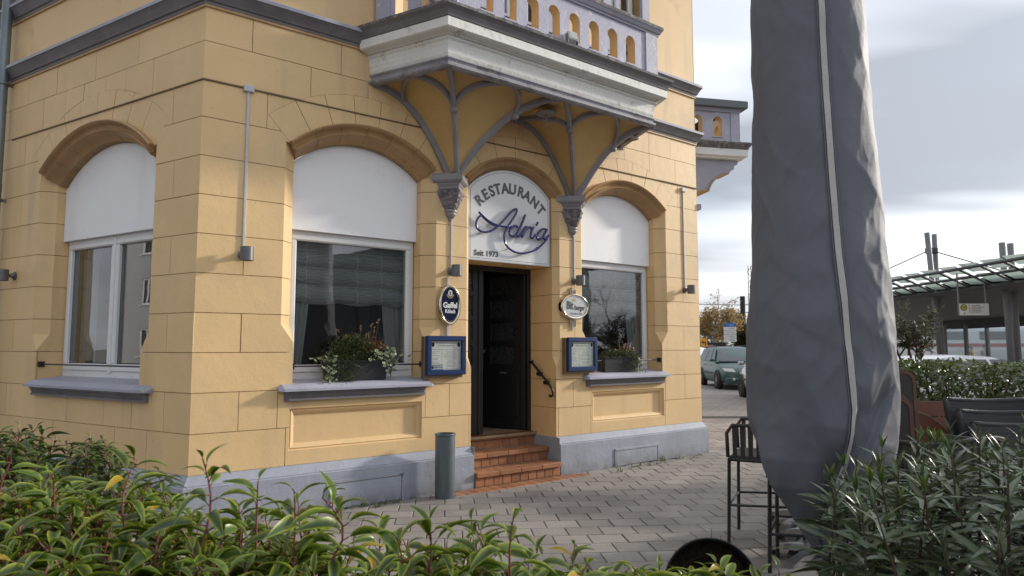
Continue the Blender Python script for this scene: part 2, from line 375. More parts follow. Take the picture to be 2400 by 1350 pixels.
def soil_marks(m, col, ztop=None, amt=.5, streak=True):
    """rain streaks running down the paint, and splash dirt above the pavement"""
    t = m.node_tree; b = t.nodes['Principled BSDF']; src = b.inputs['Base Color'].links[0].from_socket
    geo = t.nodes.new('ShaderNodeNewGeometry')
    def noi(scale, sc3, det):
        mpn = t.nodes.new('ShaderNodeMapping'); mpn.inputs['Scale'].default_value = sc3; t.links.new(geo.outputs['Position'], mpn.inputs[0])
        n = t.nodes.new('ShaderNodeTexNoise'); n.inputs['Scale'].default_value = scale; n.inputs['Detail'].default_value = det; t.links.new(mpn.outputs[0], n.inputs['Vector']); return n.outputs[0]
    def rng(v, a, b_, c, d):
        r = t.nodes.new('ShaderNodeMapRange'); r.inputs[1].default_value = a; r.inputs[2].default_value = b_; r.inputs[3].default_value = c; r.inputs[4].default_value = d; t.links.new(v, r.inputs[0]); return r.outputs[0]
    def mul_(a, b_):
        n = t.nodes.new('ShaderNodeMath'); n.operation = 'MULTIPLY'; t.links.new(a, n.inputs[0]); t.links.new(b_, n.inputs[1]); return n.outputs[0]
    def mixin(f, src):
        x = t.nodes.new('ShaderNodeMixRGB'); t.links.new(f, x.inputs[0]); t.links.new(src, x.inputs[1]); x.inputs[2].default_value = tuple(col)+(1,); return x.outputs[0]
    if streak:
        f = mul_(rng(noi(5.0, (1, 1, .10), 5), .52, .78, 0, amt), rng(noi(.8, (1, 1, 1), 3), .42, .62, 0, 1)); src = mixin(f, src)
        f = rng(noi(26, (1, 1, 1), 3), .70, .74, 0, .55); src = mixin(f, src)
    if ztop:
        sp = t.nodes.new('ShaderNodeSeparateXYZ'); t.links.new(geo.outputs['Position'], sp.inputs[0])
        f = mul_(rng(sp.outputs[2], 0, ztop, .85, 0), rng(noi(9, (1, 1, 1), 6), .30, .65, .1, 1)); src = mixin(f, src)
    t.links.new(src, b.inputs['Base Color'])
soil_marks(mYel, (.44, .32, .19), None, .55); soil_marks(mYel2, (.42, .31, .19), None, .5); soil_marks(mPlinth, (.15, .145, .14), .16, .5); soil_marks(mLav, (.20, .19, .19), None, .6); soil_marks(mWht, (.62, .60, .57), None, .35)
mSoil = mat('dark joint sand', (.045, .04, .034), .95, .3, 30)
# ------------------------------------------------------------------ building frames
O = Vector((-2.666, 5.724, 0))
Fd = Vector((.79254, .60982, 0)); Nd = Vector((.60982, -.79254, 0))          # front wall: along, outward
Ld = Vector((-.85780, .51399, 0)); NLd = Vector((-.51399, -.85780, 0))       # side wall: away from corner, outward
Rd = Vector((-.208, .978, 0)).normalized(); NRd = Vector((Rd.y, -Rd.x, 0))   # far end wall
def frame(o, x, n):
    y = -n
    return Matrix(((x.x, y.x, 0, o.x), (x.y, y.y, 0, o.y), (0, 0, 1, o.z), (0, 0, 0, 1)))
FM = frame(O, Fd, Nd); LM = frame(O, -Ld, NLd)
WL = 6.78
RC = O + Fd*WL
RM = frame(RC, Rd, NRd)
def wp(s, t): p = O + Fd*s + Nd*t; return (p.x, p.y)
B = E('restaurant_building', T(*O), 'yellow corner restaurant building with arched windows and a balcony over the entrance', 'building')
BP = frame(Vector((0,0,0)), Vector((1,0,0)), Vector((0,-1,0)))   # world axes

CH = .338; Z0 = .434
ROWS = [Z0 + CH*k for k in range(13)]
def arc(cx, cz, r, a0, a1, n):
    """angles measured from vertical, positive to the right"""
    return [(cx + r*math.sin(a), cz + r*math.cos(a)) for a in ease(n, a0, a1)]

class Op: pass
def opening(xc, wo, wi, Ro, Ri, zc, hh, zb, st0, st1, ring):
    o = Op(); o.xc, o.wo, o.wi, o.Ro, o.Ri, o.zc, o.zb, o.st0, o.st1 = xc, wo, wi, Ro, Ri, zc, zb, st0, st1
    o.th = math.asin(hh/Ro); o.zs = zc + Ro*math.cos(o.th)
    a = arc(xc, zc, Ro-.012, -o.th, o.th, 18)
    o.poly = [(xc-wi, zb), (xc+wi, zb), (xc+wi, st0), (xc+wo, st1), (xc+wo, o.zs)] + a[::-1] + [(xc-wo, o.zs), (xc-wo, st1), (xc-wi, st0)]
    o.wall = [(xc-wo, zb), (xc+wo, zb), (xc+wo, o.zs)] + a[::-1] + [(xc-wo, o.zs)]
    o.Rr = Ro + ring
    o.ring = arc(xc, zc, o.Rr, -o.th, o.th, 18) + arc(xc, zc, Ro-.02, o.th, -o.th, 18)
    return o
W2 = opening(1.54, .81, .69, 1.164, 1.0, 2.526, .78, 1.10, 1.535, 1.70, .296)
W3 = opening(5.26, .81, .69, 1.164, 1.0, 2.526, .78, 1.10, 1.535, 1.70, .296)
DR = opening(3.415, .675, .61, .93, .80, 2.752, .70, .0, 1.27, 1.38, .25)
W1 = opening(-1.68, 1.035, .93, 1.515, 1.35, 2.192, 1.0, 1.10, 1.46, 1.63, .30)
def rect(x0, x1, z0, z1): return [(x0,z0),(x1,z0),(x1,z1),(x0,z1)]
PAN2 = rect(.83, 2.20, .565, .94); PAN3 = rect(4.62, 5.97, .565, .94)

# backing walls
G().pr(rect(0, WL, 0, 9.0), [W2.wall, W3.wall, DR.wall, PAN2, PAN3, rect(3.0, 3.9, 5.0, 7.2), rect(5.02, 5.62, 5.42, 7.2), rect(1.2, 1.8, 5.42, 7.2)], .012, .36).obj('wall', mJoint, B, FM)
G().pr(rect(-7.5, 0, 0, 9.0), [W1.wall, rect(-4.6, -3.62, 5.24, 7.0), rect(-2.6, -1.6, 5.4, 7.0)], .012, .36).obj('wall', mJoint, B, LM)
G().pr(rect(0, 8, 0, 9.0), [], 0, .3).obj('wall', mYel2, B, RM)
# upper storey render
G().pr(rect(0.002, WL-.002, 4.50, 9.0), [rect(3.0, 3.9, 4.9, 7.2), rect(5.02, 5.62, 5.42, 7.2), rect(1.2, 1.8, 5.42, 7.2)], .003, .011).obj('upper_wall', mYel2, B, FM)
G().pr(rect(-7.4, -.002, 4.50, 9.0), [rect(-4.6, -3.62, 5.24, 7.0), rect(-2.6, -1.6, 5.4, 7.0)], .003, .011).obj('upper_wall', mYel2, B, LM)

# ------------------------------------------------------------------ ashlar stones
GAP = .006
def bb_hit(a, b):
    ax = [p[0] for p in a]; az = [p[1] for p in a]; bx = [p[0] for p in b]; bz = [p[1] for p in b]
    return min(ax) < max(bx) and max(ax) > min(bx) and min(az) < max(bz) and max(az) > min(bz)
def stone(poly, subs, M, dy=None):
    hit = [q for q in subs if bb_hit(poly, q)]
    v, t = tri_region(poly, hit)
    area = sum(abs((v[b][0]-v[a][0])*(v[c][1]-v[a][1])-(v[b][1]-v[a][1])*(v[c][0]-v[a][0]))/2 for a,b,c in t)
    if area < .004: return
    dy = random.uniform(-.0015, .0015) if dy is None else dy
    G().pr(poly, hit, dy, .02, back=False).obj('stone', mYel, B, M)
def course(xs, z0, z1, subs, M, e0=True, e1=True):
    for i in range(len(xs)-1):
        a = xs[i] + (GAP/2 if (i > 0 or e0) else 0); b = xs[i+1] - (GAP/2 if (i < len(xs)-2 or e1) else 0)
        stone(rect(a, b, z0+GAP/2, z1-GAP/2), subs, M)
fs_ = [W2.poly, W2.ring, W3.poly, W3.ring, DR.poly, DR.ring, PAN2, PAN3]
for k in range(12):
    z0, z1 = ROWS[k], ROWS[k+1]
    odd = k % 2 == 1
    if k == 0: xs = [0, .80, 2.78, 4.06, 4.59, 5.99, WL]
    elif k == 1: xs = [0, .385, .72, 2.24, 2.53, 2.85, 4.0, 4.30, 4.60, 6.0, 6.42, WL]
    elif k < 9: xs = [0, .385, 1.54, 2.50, 3.41, 4.33, 5.26, 6.42, WL] if odd else [0, 1.54, 3.41, 5.26, WL]
    elif k == 9: xs = [0, .55, 1.54, 2.55, 3.41, 4.28, 5.26, 6.35, WL]
    elif k == 10: xs = [0, .95, 1.54, 2.1, 3.0, 3.8, 4.75, 5.26, 5.75, 6.3, WL]
    else: xs = [0, .40, 1.25, 2.1, 3.0, 3.8, 4.7, 5.3, 5.75, 6.2, WL]
    course(xs, z0, z1, fs_, FM, False, False)
ls_ = [W1.poly, W1.ring]
for k in range(12):
    z0, z1 = ROWS[k], ROWS[k+1]; odd = k % 2 == 1
    if k < 2: xs = [-4.4, -3.85, -3.2, -2.55, -1.95, -1.3, -.85, -.37, 0] if odd else [-4.4, -3.5, -2.9, -2.2, -1.6, -1.1, -.6, 0]
    elif k < 9: xs = [-4.4, -3.85, -3.12, -1.68, -.37, 0] if odd else [-4.4, -3.50, -1.68, 0]
    elif k == 9: xs = [-4.4, -3.9, -3.1, -1.68, -.42, 0]
    elif k == 10: xs = [-4.4, -3.5, -2.75, -2.3, -1.95, -1.55, -1.2, -.75, 0]
    else: xs = [-4.4, -3.7, -3.1, -2.5, -1.75, -1.0, 0]
    course(xs, z0, z1, ls_, LM, True, False)
for op, M, n in ((W2, FM, 7), (W3, FM, 7), (DR, FM, 6), (W1, LM, 8)):
    for i in range(n):
        a0 = -op.th + 2*op.th*i/n; a1 = -op.th + 2*op.th*(i+1)/n; g = .003/op.Ro
        stone(arc(op.xc, op.zc, op.Ro-.016, a0+g, a1-g, 4)[::-1] + arc(op.xc, op.zc, op.Rr-.003, a0+g*.8, a1-g*.8, 4), [], M)

# arch mouldings: one moulded stone per voussoir
for op, M, n, proj in ((W2, FM, 6, 1), (W3, FM, 6, 1), (DR, FM, 5, .7), (W1, LM, 8, 1)):
    w = op.Ro - op.Ri
    prof = [(1, .02), (1, -.045*proj), (.93, -.055*proj), (.84, -.045*proj), (.79, -.02*proj), (.74, .0), (.62, .018), (.52, .022), (.47, .0), (.41, -.008), (.35, .004), (.31, .03), (.24, .07), (.14, .10), (0, .12), (0, .27)]
    prof = [(op.Ri + w*a, y) for a, y in prof]
    for i in range(n):
        a0 = -op.th + 2*op.th*i/n + .0022/op.Ri; a1 = -op.th + 2*op.th*(i+1)/n - .0022/op.Ri
        g = G(); k = len(prof); V = []; jx = random.uniform(-.0015, .0015)
        angs = ease(5, a0, a1)
        for a in angs:
            for r, y in prof: V.append((op.xc + r*math.sin(a), y+jx, op.zc + r*math.cos(a)))
        Fs = [(q*k+j, q*k+j+1, (q+1)*k+j+1, (q+1)*k+j) for q in range(5) for j in range(k-1)]
        Fs += [tuple(range(k)), tuple(reversed([5*k+j for j in range(k)]))]
        g.add(V, Fs).obj('arch_moulding_stone', mBrn, B, M, auto=40)
    g = G(); k = len(prof)     # dark bed behind the moulded stones
    V = [(op.xc + (r-.0)*math.sin(a), y+.012, op.zc + r*math.cos(a)) for a in ease(24, -op.th, op.th) for r, y in prof]
    g.add(V, [(q*k+j, q*k+j+1, (q+1)*k+j+1, (q+1)*k+j) for q in range(24) for j in range(k-1)]).obj('arch_bed', mJoint, B, M)

# jambs, one stone per course
def jambs(op, M, ztop, depth, zrows, c=.12):
    for sgn in (-1, 1):
        X = lambda u: op.xc + sgn*u
        for a, b in zip(zrows[:-1], zrows[1:]):
            g = G(); z0, z1 = a + GAP/2, min(b, ztop) - GAP/2
            if z1 <= z0: continue
            def P(plan, za, zb_):
                pl = [(X(u), y) for u, y in plan]
                if sgn < 0: pl = pl[::-1]
                g.zpr(pl, za, zb_)
            lo = [(op.wi, .0125), (op.wo+.03, .0125), (op.wo+.03, depth), (op.wi, depth)]
            hi = [(op.wi, c), (op.wo, .002), (op.wo+.03, .002), (op.wo+.03, depth), (op.wi, depth)]
            if z1 <= op.st0+.01: P(lo, z0, z1)
            elif z0 >= op.st1-.01: P(hi, z0, z1)
            else:
                P(lo, z0, op.st0)
                s0, s1 = op.st0, op.st1
                V = [(X(op.wo), .002, s1), (X(op.wi), .0, s0), (X(op.wi), c, s1), (X(op.wi), c, s0), (X(op.wi), depth, s0), (X(op.wi), depth, s1)]
                g.add(V, [(0,1,2), (1,3,2), (2,3,4,5)])
                if z1 > s1: P(hi, s1, z1)
            g.obj('jamb_stone', mYel, B, M)
        g = G(); g.box(min(X(op.wi+.012), X(op.wo+.02)), max(X(op.wi+.012), X(op.wo+.02)), c+.01, depth-.005, op.zb, ztop)
        g.obj('jamb_bed', mJoint, B, M)
zr = [1.10] + ROWS[3:]
for op, M in ((W2, FM), (W3, FM)): jambs(op, M, op.zs, .27, zr)
jambs(W1, LM, W1.zs, .27, zr)
jambs(DR, FM, DR.zs, .50, [.0, .772] + ROWS[2:], .065)

# recessed panels below the windows
for (x0, z0), _, (x1, z1), _ in (PAN2, PAN3):
    g = G(); st = [(0, .004), (.012, .02), (.02, .012), (.045, .03), (.055, .048), (.06, .05)]
    V = []
    for i, y in st: V += [(x0+i, y, z0+i), (x1-i, y, z0+i), (x1-i, y, z1-i), (x0+i, y, z1-i)]
    Fs = [(4*q+j, 4*q+(j+1)%4, 4*(q+1)+(j+1)%4, 4*(q+1)+j) for q in range(len(st)-1) for j in range(4)]
    g.add(V, Fs).obj('panel_moulding', mYel, B, FM)
    G().box(x0+.055, x1-.055, .0505, .06, z0+.055, z1-.055).obj('panel', mYel, B, FM)

# ------------------------------------------------------------------ plinth, string courses
def ring_path(l0, s_from=None, s_to=None, r_to=3.0):
    p = O + Ld*l0; q = RC + Rd*r_to
    return [(p.x, p.y), (O.x, O.y), (RC.x, RC.y), (q.x, q.y)]
pl_prof = [(-.03, .436), (.002, .434), (.05, .372), (.058, .362), (.058, .352), (.072, .345), (.074, .0), (-.03, 0)]
pl_prof = pl_prof[::-1]
pA = [(O.x+Ld.x*7, O.y+Ld.y*7), (O.x, O.y), wp(DR.xc-DR.wi-.005, 0)]
pB = [wp(DR.xc+DR.wi+.005, 0), (RC.x, RC.y), (RC.x+Rd.x*6, RC.y+Rd.y*6)]
MB = Matrix()
for p in (pA, pB): G().sweep(pl_prof, p).obj('plinth', mPlinth, B, MB)
for sg in (-1, 1):   # plinth returns into the doorway
    x = DR.xc + sg*DR.wi
    G().bbox(min(x, x-sg*.006), max(x, x-sg*.006), -.062, .47, 0, .43, .002).obj('plinth_return', mPlinth, B, FM)
def strcourse(z, path, mats=(mDgr, mLav)):
    g = G()
    g.sweep([(-.01, z-.015), (.022, z-.012), (.024, z+.01), (.04, z+.015), (.05, z+.035), (.075, z+.075), (.095, z+.10), (.105, z+.105)], path, 0, ends=False)
    g.sweep([(.105, z+.105), (.106, z+.135), (.10, z+.142), (-.01, z+.165)], path, 1, ends=False)
    g.sweep([(-.005, z-.038), (.016, z-.036), (.016, z-.012)], path, 2, ends=False)
    g.obj('string_course', [mats[0], mats[1], mBrn], B, MB)
strcourse(4.49, ring_path(7.0))
strcourse(5.20, ring_path(7.0))
# thin cable run along the joint
G().sweep([(0, 3.795), (.012, 3.797), (.015, 3.803), (.011, 3.809), (0, 3.811)], [(O.x+Ld.x*3.41, O.y+Ld.y*3.41), (O.x, O.y), (RC.x, RC.y)]).obj('cable_ledge', mat('brown grey cable', (.19, .135, .08), .6), B, MB)
# end string on far wall
G().box(0, .9, -.07, 0, 3.50, 3.58).obj('string_course', mLav, B, RM)

# ------------------------------------------------------------------ window sills and windows
def sill(xc, hw, M):
    s = E('window_sill', M @ T(xc, 0, 1.0), parent=B); MM = M @ T(xc, 0, 0)
    g = G(); V = []
    for x, e in ((-hw, 0), (-hw+.035, 1), (hw-.035, 1), (hw, 0)):
        f = -.085 - (.012 if e else 0); z = 1.138 - (.004 if e else .022)
        V += [(x, .26, 1.193 if e else 1.175), (x, -.02 if e else .0, 1.158 if e else 1.135), (x, f, z-.012), (x, f, 1.098), (x, .02, 1.09), (x, .26, 1.09)]
    Fs = [(6*q+j, 6*(q+1)+j, 6*(q+1)+(j+1)%6, 6*q+(j+1)%6) for q in range(3) for j in range(6)] + [tuple(range(6))[::-1], tuple(range(18, 24))]
    Fs = [f[::-1] for f in Fs]
    g.add(V, Fs).obj('sill_slab', mLav, s, MM)
    h2 = hw - .06
    prof = [(.02, 1.093), (-.066, 1.093), (-.066, 1.08), (-.05, 1.07), (-.042, 1.05), (-.036, 1.034), (-.05, 1.03), (-.05, 1.012), (.02, 1.008)]
    V = []
    for x, k in ((-h2, .4), (-h2+.03, 1), (h2-.03, 1), (h2, .4)): V += [(x, y*k if y < 0 else y, z) for y, z in prof]
    n = len(prof)
    Fs = [(n*q+j, n*(q+1)+j, n*(q+1)+j+1, n*q+j+1) for q in range(3) for j in range(n-1)] + [tuple(range(n))[::-1], tuple(range(3*n, 4*n))]
    g = G().add(V, [f[::-1] for f in Fs]); g.obj('sill_moulding', mDgr, s, MM)
    return s
sill(1.505, .79, FM); sill(5.245, .79, FM); sill(-1.60, 1.06, LM)

def blind_mat():
    m, t, b, nn, lk = node_mat('woven blind cloth'); src = nn('ShaderNodeTexCoord').outputs['Object']
    mpn = nn('ShaderNodeMapping'); mpn.inputs['Rotation'].default_value = (PI/2, 0, 0); lk(src, mpn.inputs[0])
    br = nn('ShaderNodeTexBrick'); br.offset = 0; br.inputs['Scale'].default_value = 1; br.inputs['Brick Width'].default_value = .27; br.inputs['Row Height'].default_value = .175; br.inputs['Mortar Size'].default_value = .005; br.inputs['Mortar Smooth'].default_value = .4
    br.inputs['Color1'].default_value = (.36, .38, .375, 1); br.inputs['Color2'].default_value = (.31, .33, .325, 1); br.inputs['Mortar'].default_value = (.56, .58, .57, 1); lk(mpn.outputs[0], br.inputs['Vector'])
    vo = nn('ShaderNodeTexWave', wave_type='RINGS'); vo.inputs['Scale'].default_value = 9; vo.inputs['Distortion'].default_value = 9; vo.inputs['Detail'].default_value = 2; lk(src, vo.inputs['Vector'])
    mr = nn('ShaderNodeMapRange'); mr.inputs[3].default_value = .86; mr.inputs[4].default_value = 1.12; lk(vo.outputs[0], mr.inputs[0])
    mx_ = nn('ShaderNodeMixRGB', blend_type='MULTIPLY'); mx_.inputs[0].default_value = 1; lk(br.outputs[0], mx_.inputs[1]); lk(mr.outputs[0], mx_.inputs[2]); lk(mx_.outputs[0], b.inputs['Base Color']); b.inputs['Roughness'].default_value = .95
    return m
mBlind = blind_mat()
def window(op, M, mull, curtain):
    w = E('window', M @ T(op.xc, .25, 1.15), parent=B)
    # arched white board over the shutter box
    a = arc(op.xc, op.zc, op.Ri-.004, -math.asin((op.wi-.004)/(op.Ri-.004)), math.asin((op.wi-.004)/(op.Ri-.004)), 20)
    G().pr([(op.xc-op.wi+.004, 2.615), (op.xc+op.wi-.004, 2.615)] + a[::-1], [], .20, .235).obj('shutter_board', mWht, w, M)
    x0, x1 = op.xc-op.wi+.006, op.xc+op.wi-.006
    g = G(); zb, zt = 1.175, 2.72
    def fr(ax, bx, az, bz, t, y0, y1, bv=.008):
        g.bbox(ax, bx, y0, y1, az, az+t[0], bv); g.bbox(ax, bx, y0, y1, bz-t[1], bz, bv)
        g.bbox(ax, ax+t[2], y0, y1, az+t[0]-.004, bz-t[1]+.004, bv); g.bbox(bx-t[3], bx, y0, y1, az+t[0]-.004, bz-t[1]+.004, bv)
    fr(x0, x1, zb, zt, (.085, .15, .045, .045), .255, .325)
    sx = [x0+.035, x1-.035] if not mull else [x0+.035, op.xc-.012, op.xc+.012, x1-.035]
    panes = []
    for i in range(0, len(sx), 2):
        fr(sx[i], sx[i+1], zb+.075, zt-.14, (.075, .06, .055, .055), .24, .31, .012)
        panes.append((sx[i]+.05, sx[i+1]-.05))
    if mull: g.bbox(op.xc-.02, op.xc+.02, .232, .30, zb+.06, zt-.13, .006)
    for q in (-.8, .1, .45, .85): g.bbox(op.xc+q*op.wi*.9-.012, op.xc+q*op.wi*.9+.012, .247, .257, zb+.03, zb+.045, .003)
    g.obj('frame', mPvc, w, M)
    for a0, b0 in panes:
        G().box(a0, b0, .285, .289, zb+.14, zt-.19).obj('pane', mGlass, w, M)
        G().box(a0-.002, b0+.002, .278, .284, zb+.138, zb+.146).box(a0-.002, b0+.002, .278, .284, zt-.198, zt-.19).box(a0-.002, a0+.006, .278, .284, zb+.14, zt-.19).box(b0-.006, b0+.002, .278, .284, zb+.14, zt-.19).obj('glazing_seal', mBlk, w, M)
    # room behind
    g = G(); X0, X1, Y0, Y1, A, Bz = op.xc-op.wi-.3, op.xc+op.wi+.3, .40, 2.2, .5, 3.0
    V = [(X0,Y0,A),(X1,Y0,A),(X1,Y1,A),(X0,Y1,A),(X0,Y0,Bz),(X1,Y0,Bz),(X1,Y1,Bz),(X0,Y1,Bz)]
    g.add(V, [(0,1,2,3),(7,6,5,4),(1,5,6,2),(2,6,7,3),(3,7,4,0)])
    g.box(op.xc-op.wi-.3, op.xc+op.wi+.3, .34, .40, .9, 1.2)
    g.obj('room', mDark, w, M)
    if curtain == 'roman':
        # bunched blind: bands with soft bulges
        def cf(u, v):
            z = 2.62 - .70*v
            bul = .045*abs(math.sin(v*PI*4))**.6 + .006*math.sin(u*40+v*3)
            return (op.xc-op.wi+.03 + u*(2*op.wi-.06), .37 - bul, z + .012*math.sin(u*PI*6)*v)
        G().grid(cf, 60, 32).obj('blind', mBlind, w, M, smooth=True)
        for sd, wd in ((-1, .26), (1, .30)):
            def df(u, v): return (op.xc + sd*(op.wi-.02 - u*wd*(1-.25*v)), .385 + .014*math.sin(u*30+v*2), 1.99-.75*v)
            G().grid(df, 24, 10).obj('curtain', mCurt, w, M, smooth=True)
    else:
        def df(u, v): return (op.xc - op.wi + .02 + u*.26, .42 + .03*math.sin(u*26), 2.6-1.4*v)
        G().grid(df, 30, 8).obj('curtain', mCurt, w, M, smooth=True)
        def d2(u, v): return (op.xc + .45 + u*.45*(1-.2*v), .46 + .03*math.sin(u*30), 2.65-.95*v)
        G().grid(d2, 30, 8).obj('curtain', mCurt, w, M, smooth=True)
    return w
window(W1, LM, True, 'side'); window(W2, FM, False, 'roman'); window(W3, FM, False, 'roman')

# upper floor windows (only their feet show)
for x0, x1, z0, M in ((-4.6, -3.62, 5.34, LM), (5.02, 5.62, 5.42, FM), (1.2, 1.8, 5.42, FM), (3.0, 3.9, 4.66, FM), (-2.6, -1.6, 5.4, LM)):
    z1 = 7.0
    w = E('window', M @ T((x0+x1)/2, .2, z0), parent=B)
    g = G()
    for a, b, c, d in ((x0, x1, z0, z0+.09), (x0, x1, z1-.09, z1), (x0, x0+.08, z0+.085, z1-.085), (x1-.08, x1, z0+.085, z1-.085), ((x0+x1)/2-.04, (x0+x1)/2+.04, z0+.085, z1-.085)): g.bbox(a, b, .14, .20, c, d, .01)
    g.obj('frame', mPvc, w, M)
    G().box(x0+.05, x1-.05, .17, .175, z0+.05, z1-.05).obj('pane', mGlass, w, M)
    G().box(x0-.05, x1+.05, .5, .55, z0-.2, z1+.2).obj('room', mDark, w, M)
    g = G()
    for a, b in ((x0-.16, x0+.0), (x1-.0, x1+.16)): g.bbox(a, b, -.035, .14, z0-.02, z1+.1, .008)
    g.obj('surround', mLav, w, M)

# ------------------------------------------------------------------ plinth hatches
for x0, x1, z0, z1 in ((1.23, 1.93, .0, .235), (4.95, 5.72, .0, .19)):
    h = E('hatch', FM @ T((x0+x1)/2, -.08, 0), parent=B)
    g = G(); g.bbox(x0, x1, -.083, -.06, z0+.012, z1, .002); g.obj('hatch_plate', mPlinth, h, FM)
    g = G()
    for a, b, c, d in ((x0-.028, x0-.006, z0, z1+.03), (x1+.006, x1+.03, z0, z1+.03), (x0-.028, x1+.03, z1+.006, z1+.032)): g.bbox(a, b, -.086, -.06, c, d, .002)
    g.obj('hatch_frame', mat('rust stained grey paint', (.30, .30, .34), .6, .1, 3, bump=.5, bs=40, col2=(.09, .035, .015), c2s=9, c2lo=.58, c2hi=.66) if x0 < 2 else mPlinth, h, FM)
    if x0 < 2:
        for z in (z1-.06, .03): G().bbox(x0-.03, x0+.05, -.092, -.08, z-.03, z+.03, .002).obj('hinge', mLav, h, FM)

# ------------------------------------------------------------------ drainpipe
dp = E('drainpipe', LM @ T(-3.49, -.09, 0), parent=B)
G().lathe([(.052, .05), (.052, 3.2), (.055, 3.21), (.055, 3.3), (.052, 3.31), (.052, 9)], 20, (-3.49, -.10)).obj('pipe', mZinc, dp, LM, auto=50)
for z in (3.1, 4.42, 1.2): G().lathe([(.06, z), (.064, z+.004), (.064, z+.03), (.06, z+.034)], 20, (-3.49, -.10)).box(-3.50, -3.48, -.05, .0, z, z+.03).obj('bracket', mZinc, dp, LM)
# ------------------------------------------------------------------ doorway
mPaleStone = mat('worn threshold stone', (.28, .2, .13), .6, .3, 6)
G().box(DR.xc-DR.wi, DR.xc+DR.wi, .11+.02, .50, 2.465, 2.50).obj('door_soffit', mYel2, B, FM)
G().pr([(DR.xc-DR.wi, 2.50), (DR.xc+DR.wi, 2.50)] + arc(DR.xc, DR.zc, DR.Ri, .85, -.85, 14), [], .30, .33).obj('tympanum', mYel2, B, FM)
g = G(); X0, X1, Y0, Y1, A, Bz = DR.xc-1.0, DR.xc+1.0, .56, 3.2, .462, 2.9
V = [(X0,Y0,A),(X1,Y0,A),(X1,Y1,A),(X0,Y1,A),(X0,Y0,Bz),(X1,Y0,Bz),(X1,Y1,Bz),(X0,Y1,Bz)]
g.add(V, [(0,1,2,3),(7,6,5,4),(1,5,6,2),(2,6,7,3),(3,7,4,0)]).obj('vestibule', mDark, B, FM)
G().box(DR.xc-DR.wi, DR.xc+DR.wi, .36, 1.2, .44, .468).obj('threshold', mPaleStone, B, FM)
dr = E('door', FM @ T(DR.xc, .5, .47), parent=B)
g = G()
for a, b, c, d in ((DR.xc-DR.wi, DR.xc-DR.wi+.05, .47, 2.46), (DR.xc+DR.wi-.05, DR.xc+DR.wi, .47, 2.46), (DR.xc-DR.wi+.045, DR.xc+DR.wi-.045, 2.40, 2.462)): g.bbox(a, b, .47, .56, c, d, .006)
g.obj('door_frame', mBlack, dr, FM)
def leaf(x0, x1, name, M, npan, pane_x):
    d = E(name, M @ T((x0+x1)/2, 0, .47), parent=dr)
    zs = [(1.28+.29*i, 1.28+.29*i+.235) for i in range(npan)]
    g = G(); holes = [rect(pane_x[0], pane_x[1], a, b) for a, b in zs]
    g.pr(rect(x0, x1, .475, 2.40), holes, 0, .05); g.bbox(x1-.05, x1+.012, -.018, .0, .475, 2.40, .005)
    g.bbox(x0+.07, x1-.09, -.012, .0, .62, 1.16, .01)
    g.obj('leaf', mBlack, d, M)
    for a, b in zs: G().box(pane_x[0]-.004, pane_x[1]+.004, .02, .026, a-.004, b+.004).obj('pane', mPat, d, M)
    return d
mPat = mat('patterned dark glass', (.03, .032, .035), .12, .5, 30, bump=1.0, bs=25, spec=.8)
leaf(DR.xc-DR.wi+.05, DR.xc-.12, 'door_leaf', FM @ T(0, .50, 0), 4, (DR.xc-DR.wi+.11, DR.xc-.25))
MR = FM @ T(DR.xc+DR.wi-.06, .52, 0) @ RZ(rad(-66))
d2 = leaf(-.62, 0, 'door_leaf', MR, 4, (-.50, -.14))
G().bbox(-.60, -.56, -.05, 0, 1.42, 1.46, .008).tube([(-.58, -.045, 1.44), (-.47, -.045, 1.44)], .009).obj('handle', mat('brushed steel', (.5, .5, .5), .3, metal=1), d2, MR)
text_obj('door_notice', 'ADRIA', .035, MR @ T(-.30, -.014, 1.17), d2, mat('grey print', (.16, .16, .16), .6), .001)

# ------------------------------------------------------------------ steps of terracotta tiles
ST = E('steps', FM @ T(DR.xc, -.1, 0), parent=B)
x0, x1 = DR.xc-DR.wi+.008, DR.xc+DR.wi-.008
tile_me = {}
def tile(w, d, h, M):
    key = (round(w, 3), round(d, 3), round(h, 3))
    if key not in tile_me:
        me = G().bbox(0, key[0], 0, key[1], 0, key[2], .004).mesh('tile'); me.materials.append(mTile); tile_me[key] = me
    return obj_from(tile_me[key], 'tile', ST, FM @ M)
lev = [(-.10, .16), (.14, .315), (.395, .468)]
g = G()
for i, (y, z) in enumerate(lev):
    zp_ = 0 if i == 0 else lev[i-1][1]
    g.box(x0, x1, y+.028, .62, zp_-.05, z-.012)
g.obj('step_bed', mGrout, ST, FM)
for i, (y, z) in enumerate(lev):
    zp_ = .004 if i == 0 else lev[i-1][1]
    n = 10; w = (x1-x0)/n
    for k in range(n): tile(w-.007, .014, z-.052-zp_-.006, T(x0+k*w+.0035, y+.018, zp_+.003))
    n = 4; w = (x1-x0)/n
    for k in range(n): tile(w-.005, .13, .05, T(x0+k*w+.0025, y-.012, z-.05) )
    if i < 2:
        n = 10; w = (x1-x0)/n
        for k in range(n): tile(w-.006, .125, .014, T(x0+k*w+.003, y+.124, z-.014))
# kerb strip of tiles on the ground in front of the steps
mStrip = mTile
n = 15; w = (4.30-2.44)/n
for k in range(n):
    tile(w-.007, .19 if 0 < k < n-1 else .15, .02, T(2.44+k*w+.0035, -.30 if k else -.285, -.008) @ RZ(rad(random.uniform(-.6, .6))))
G().box(2.42, 4.32, -.305, -.105, -.03, .004).obj('strip_bed', mGrout, ST, FM)

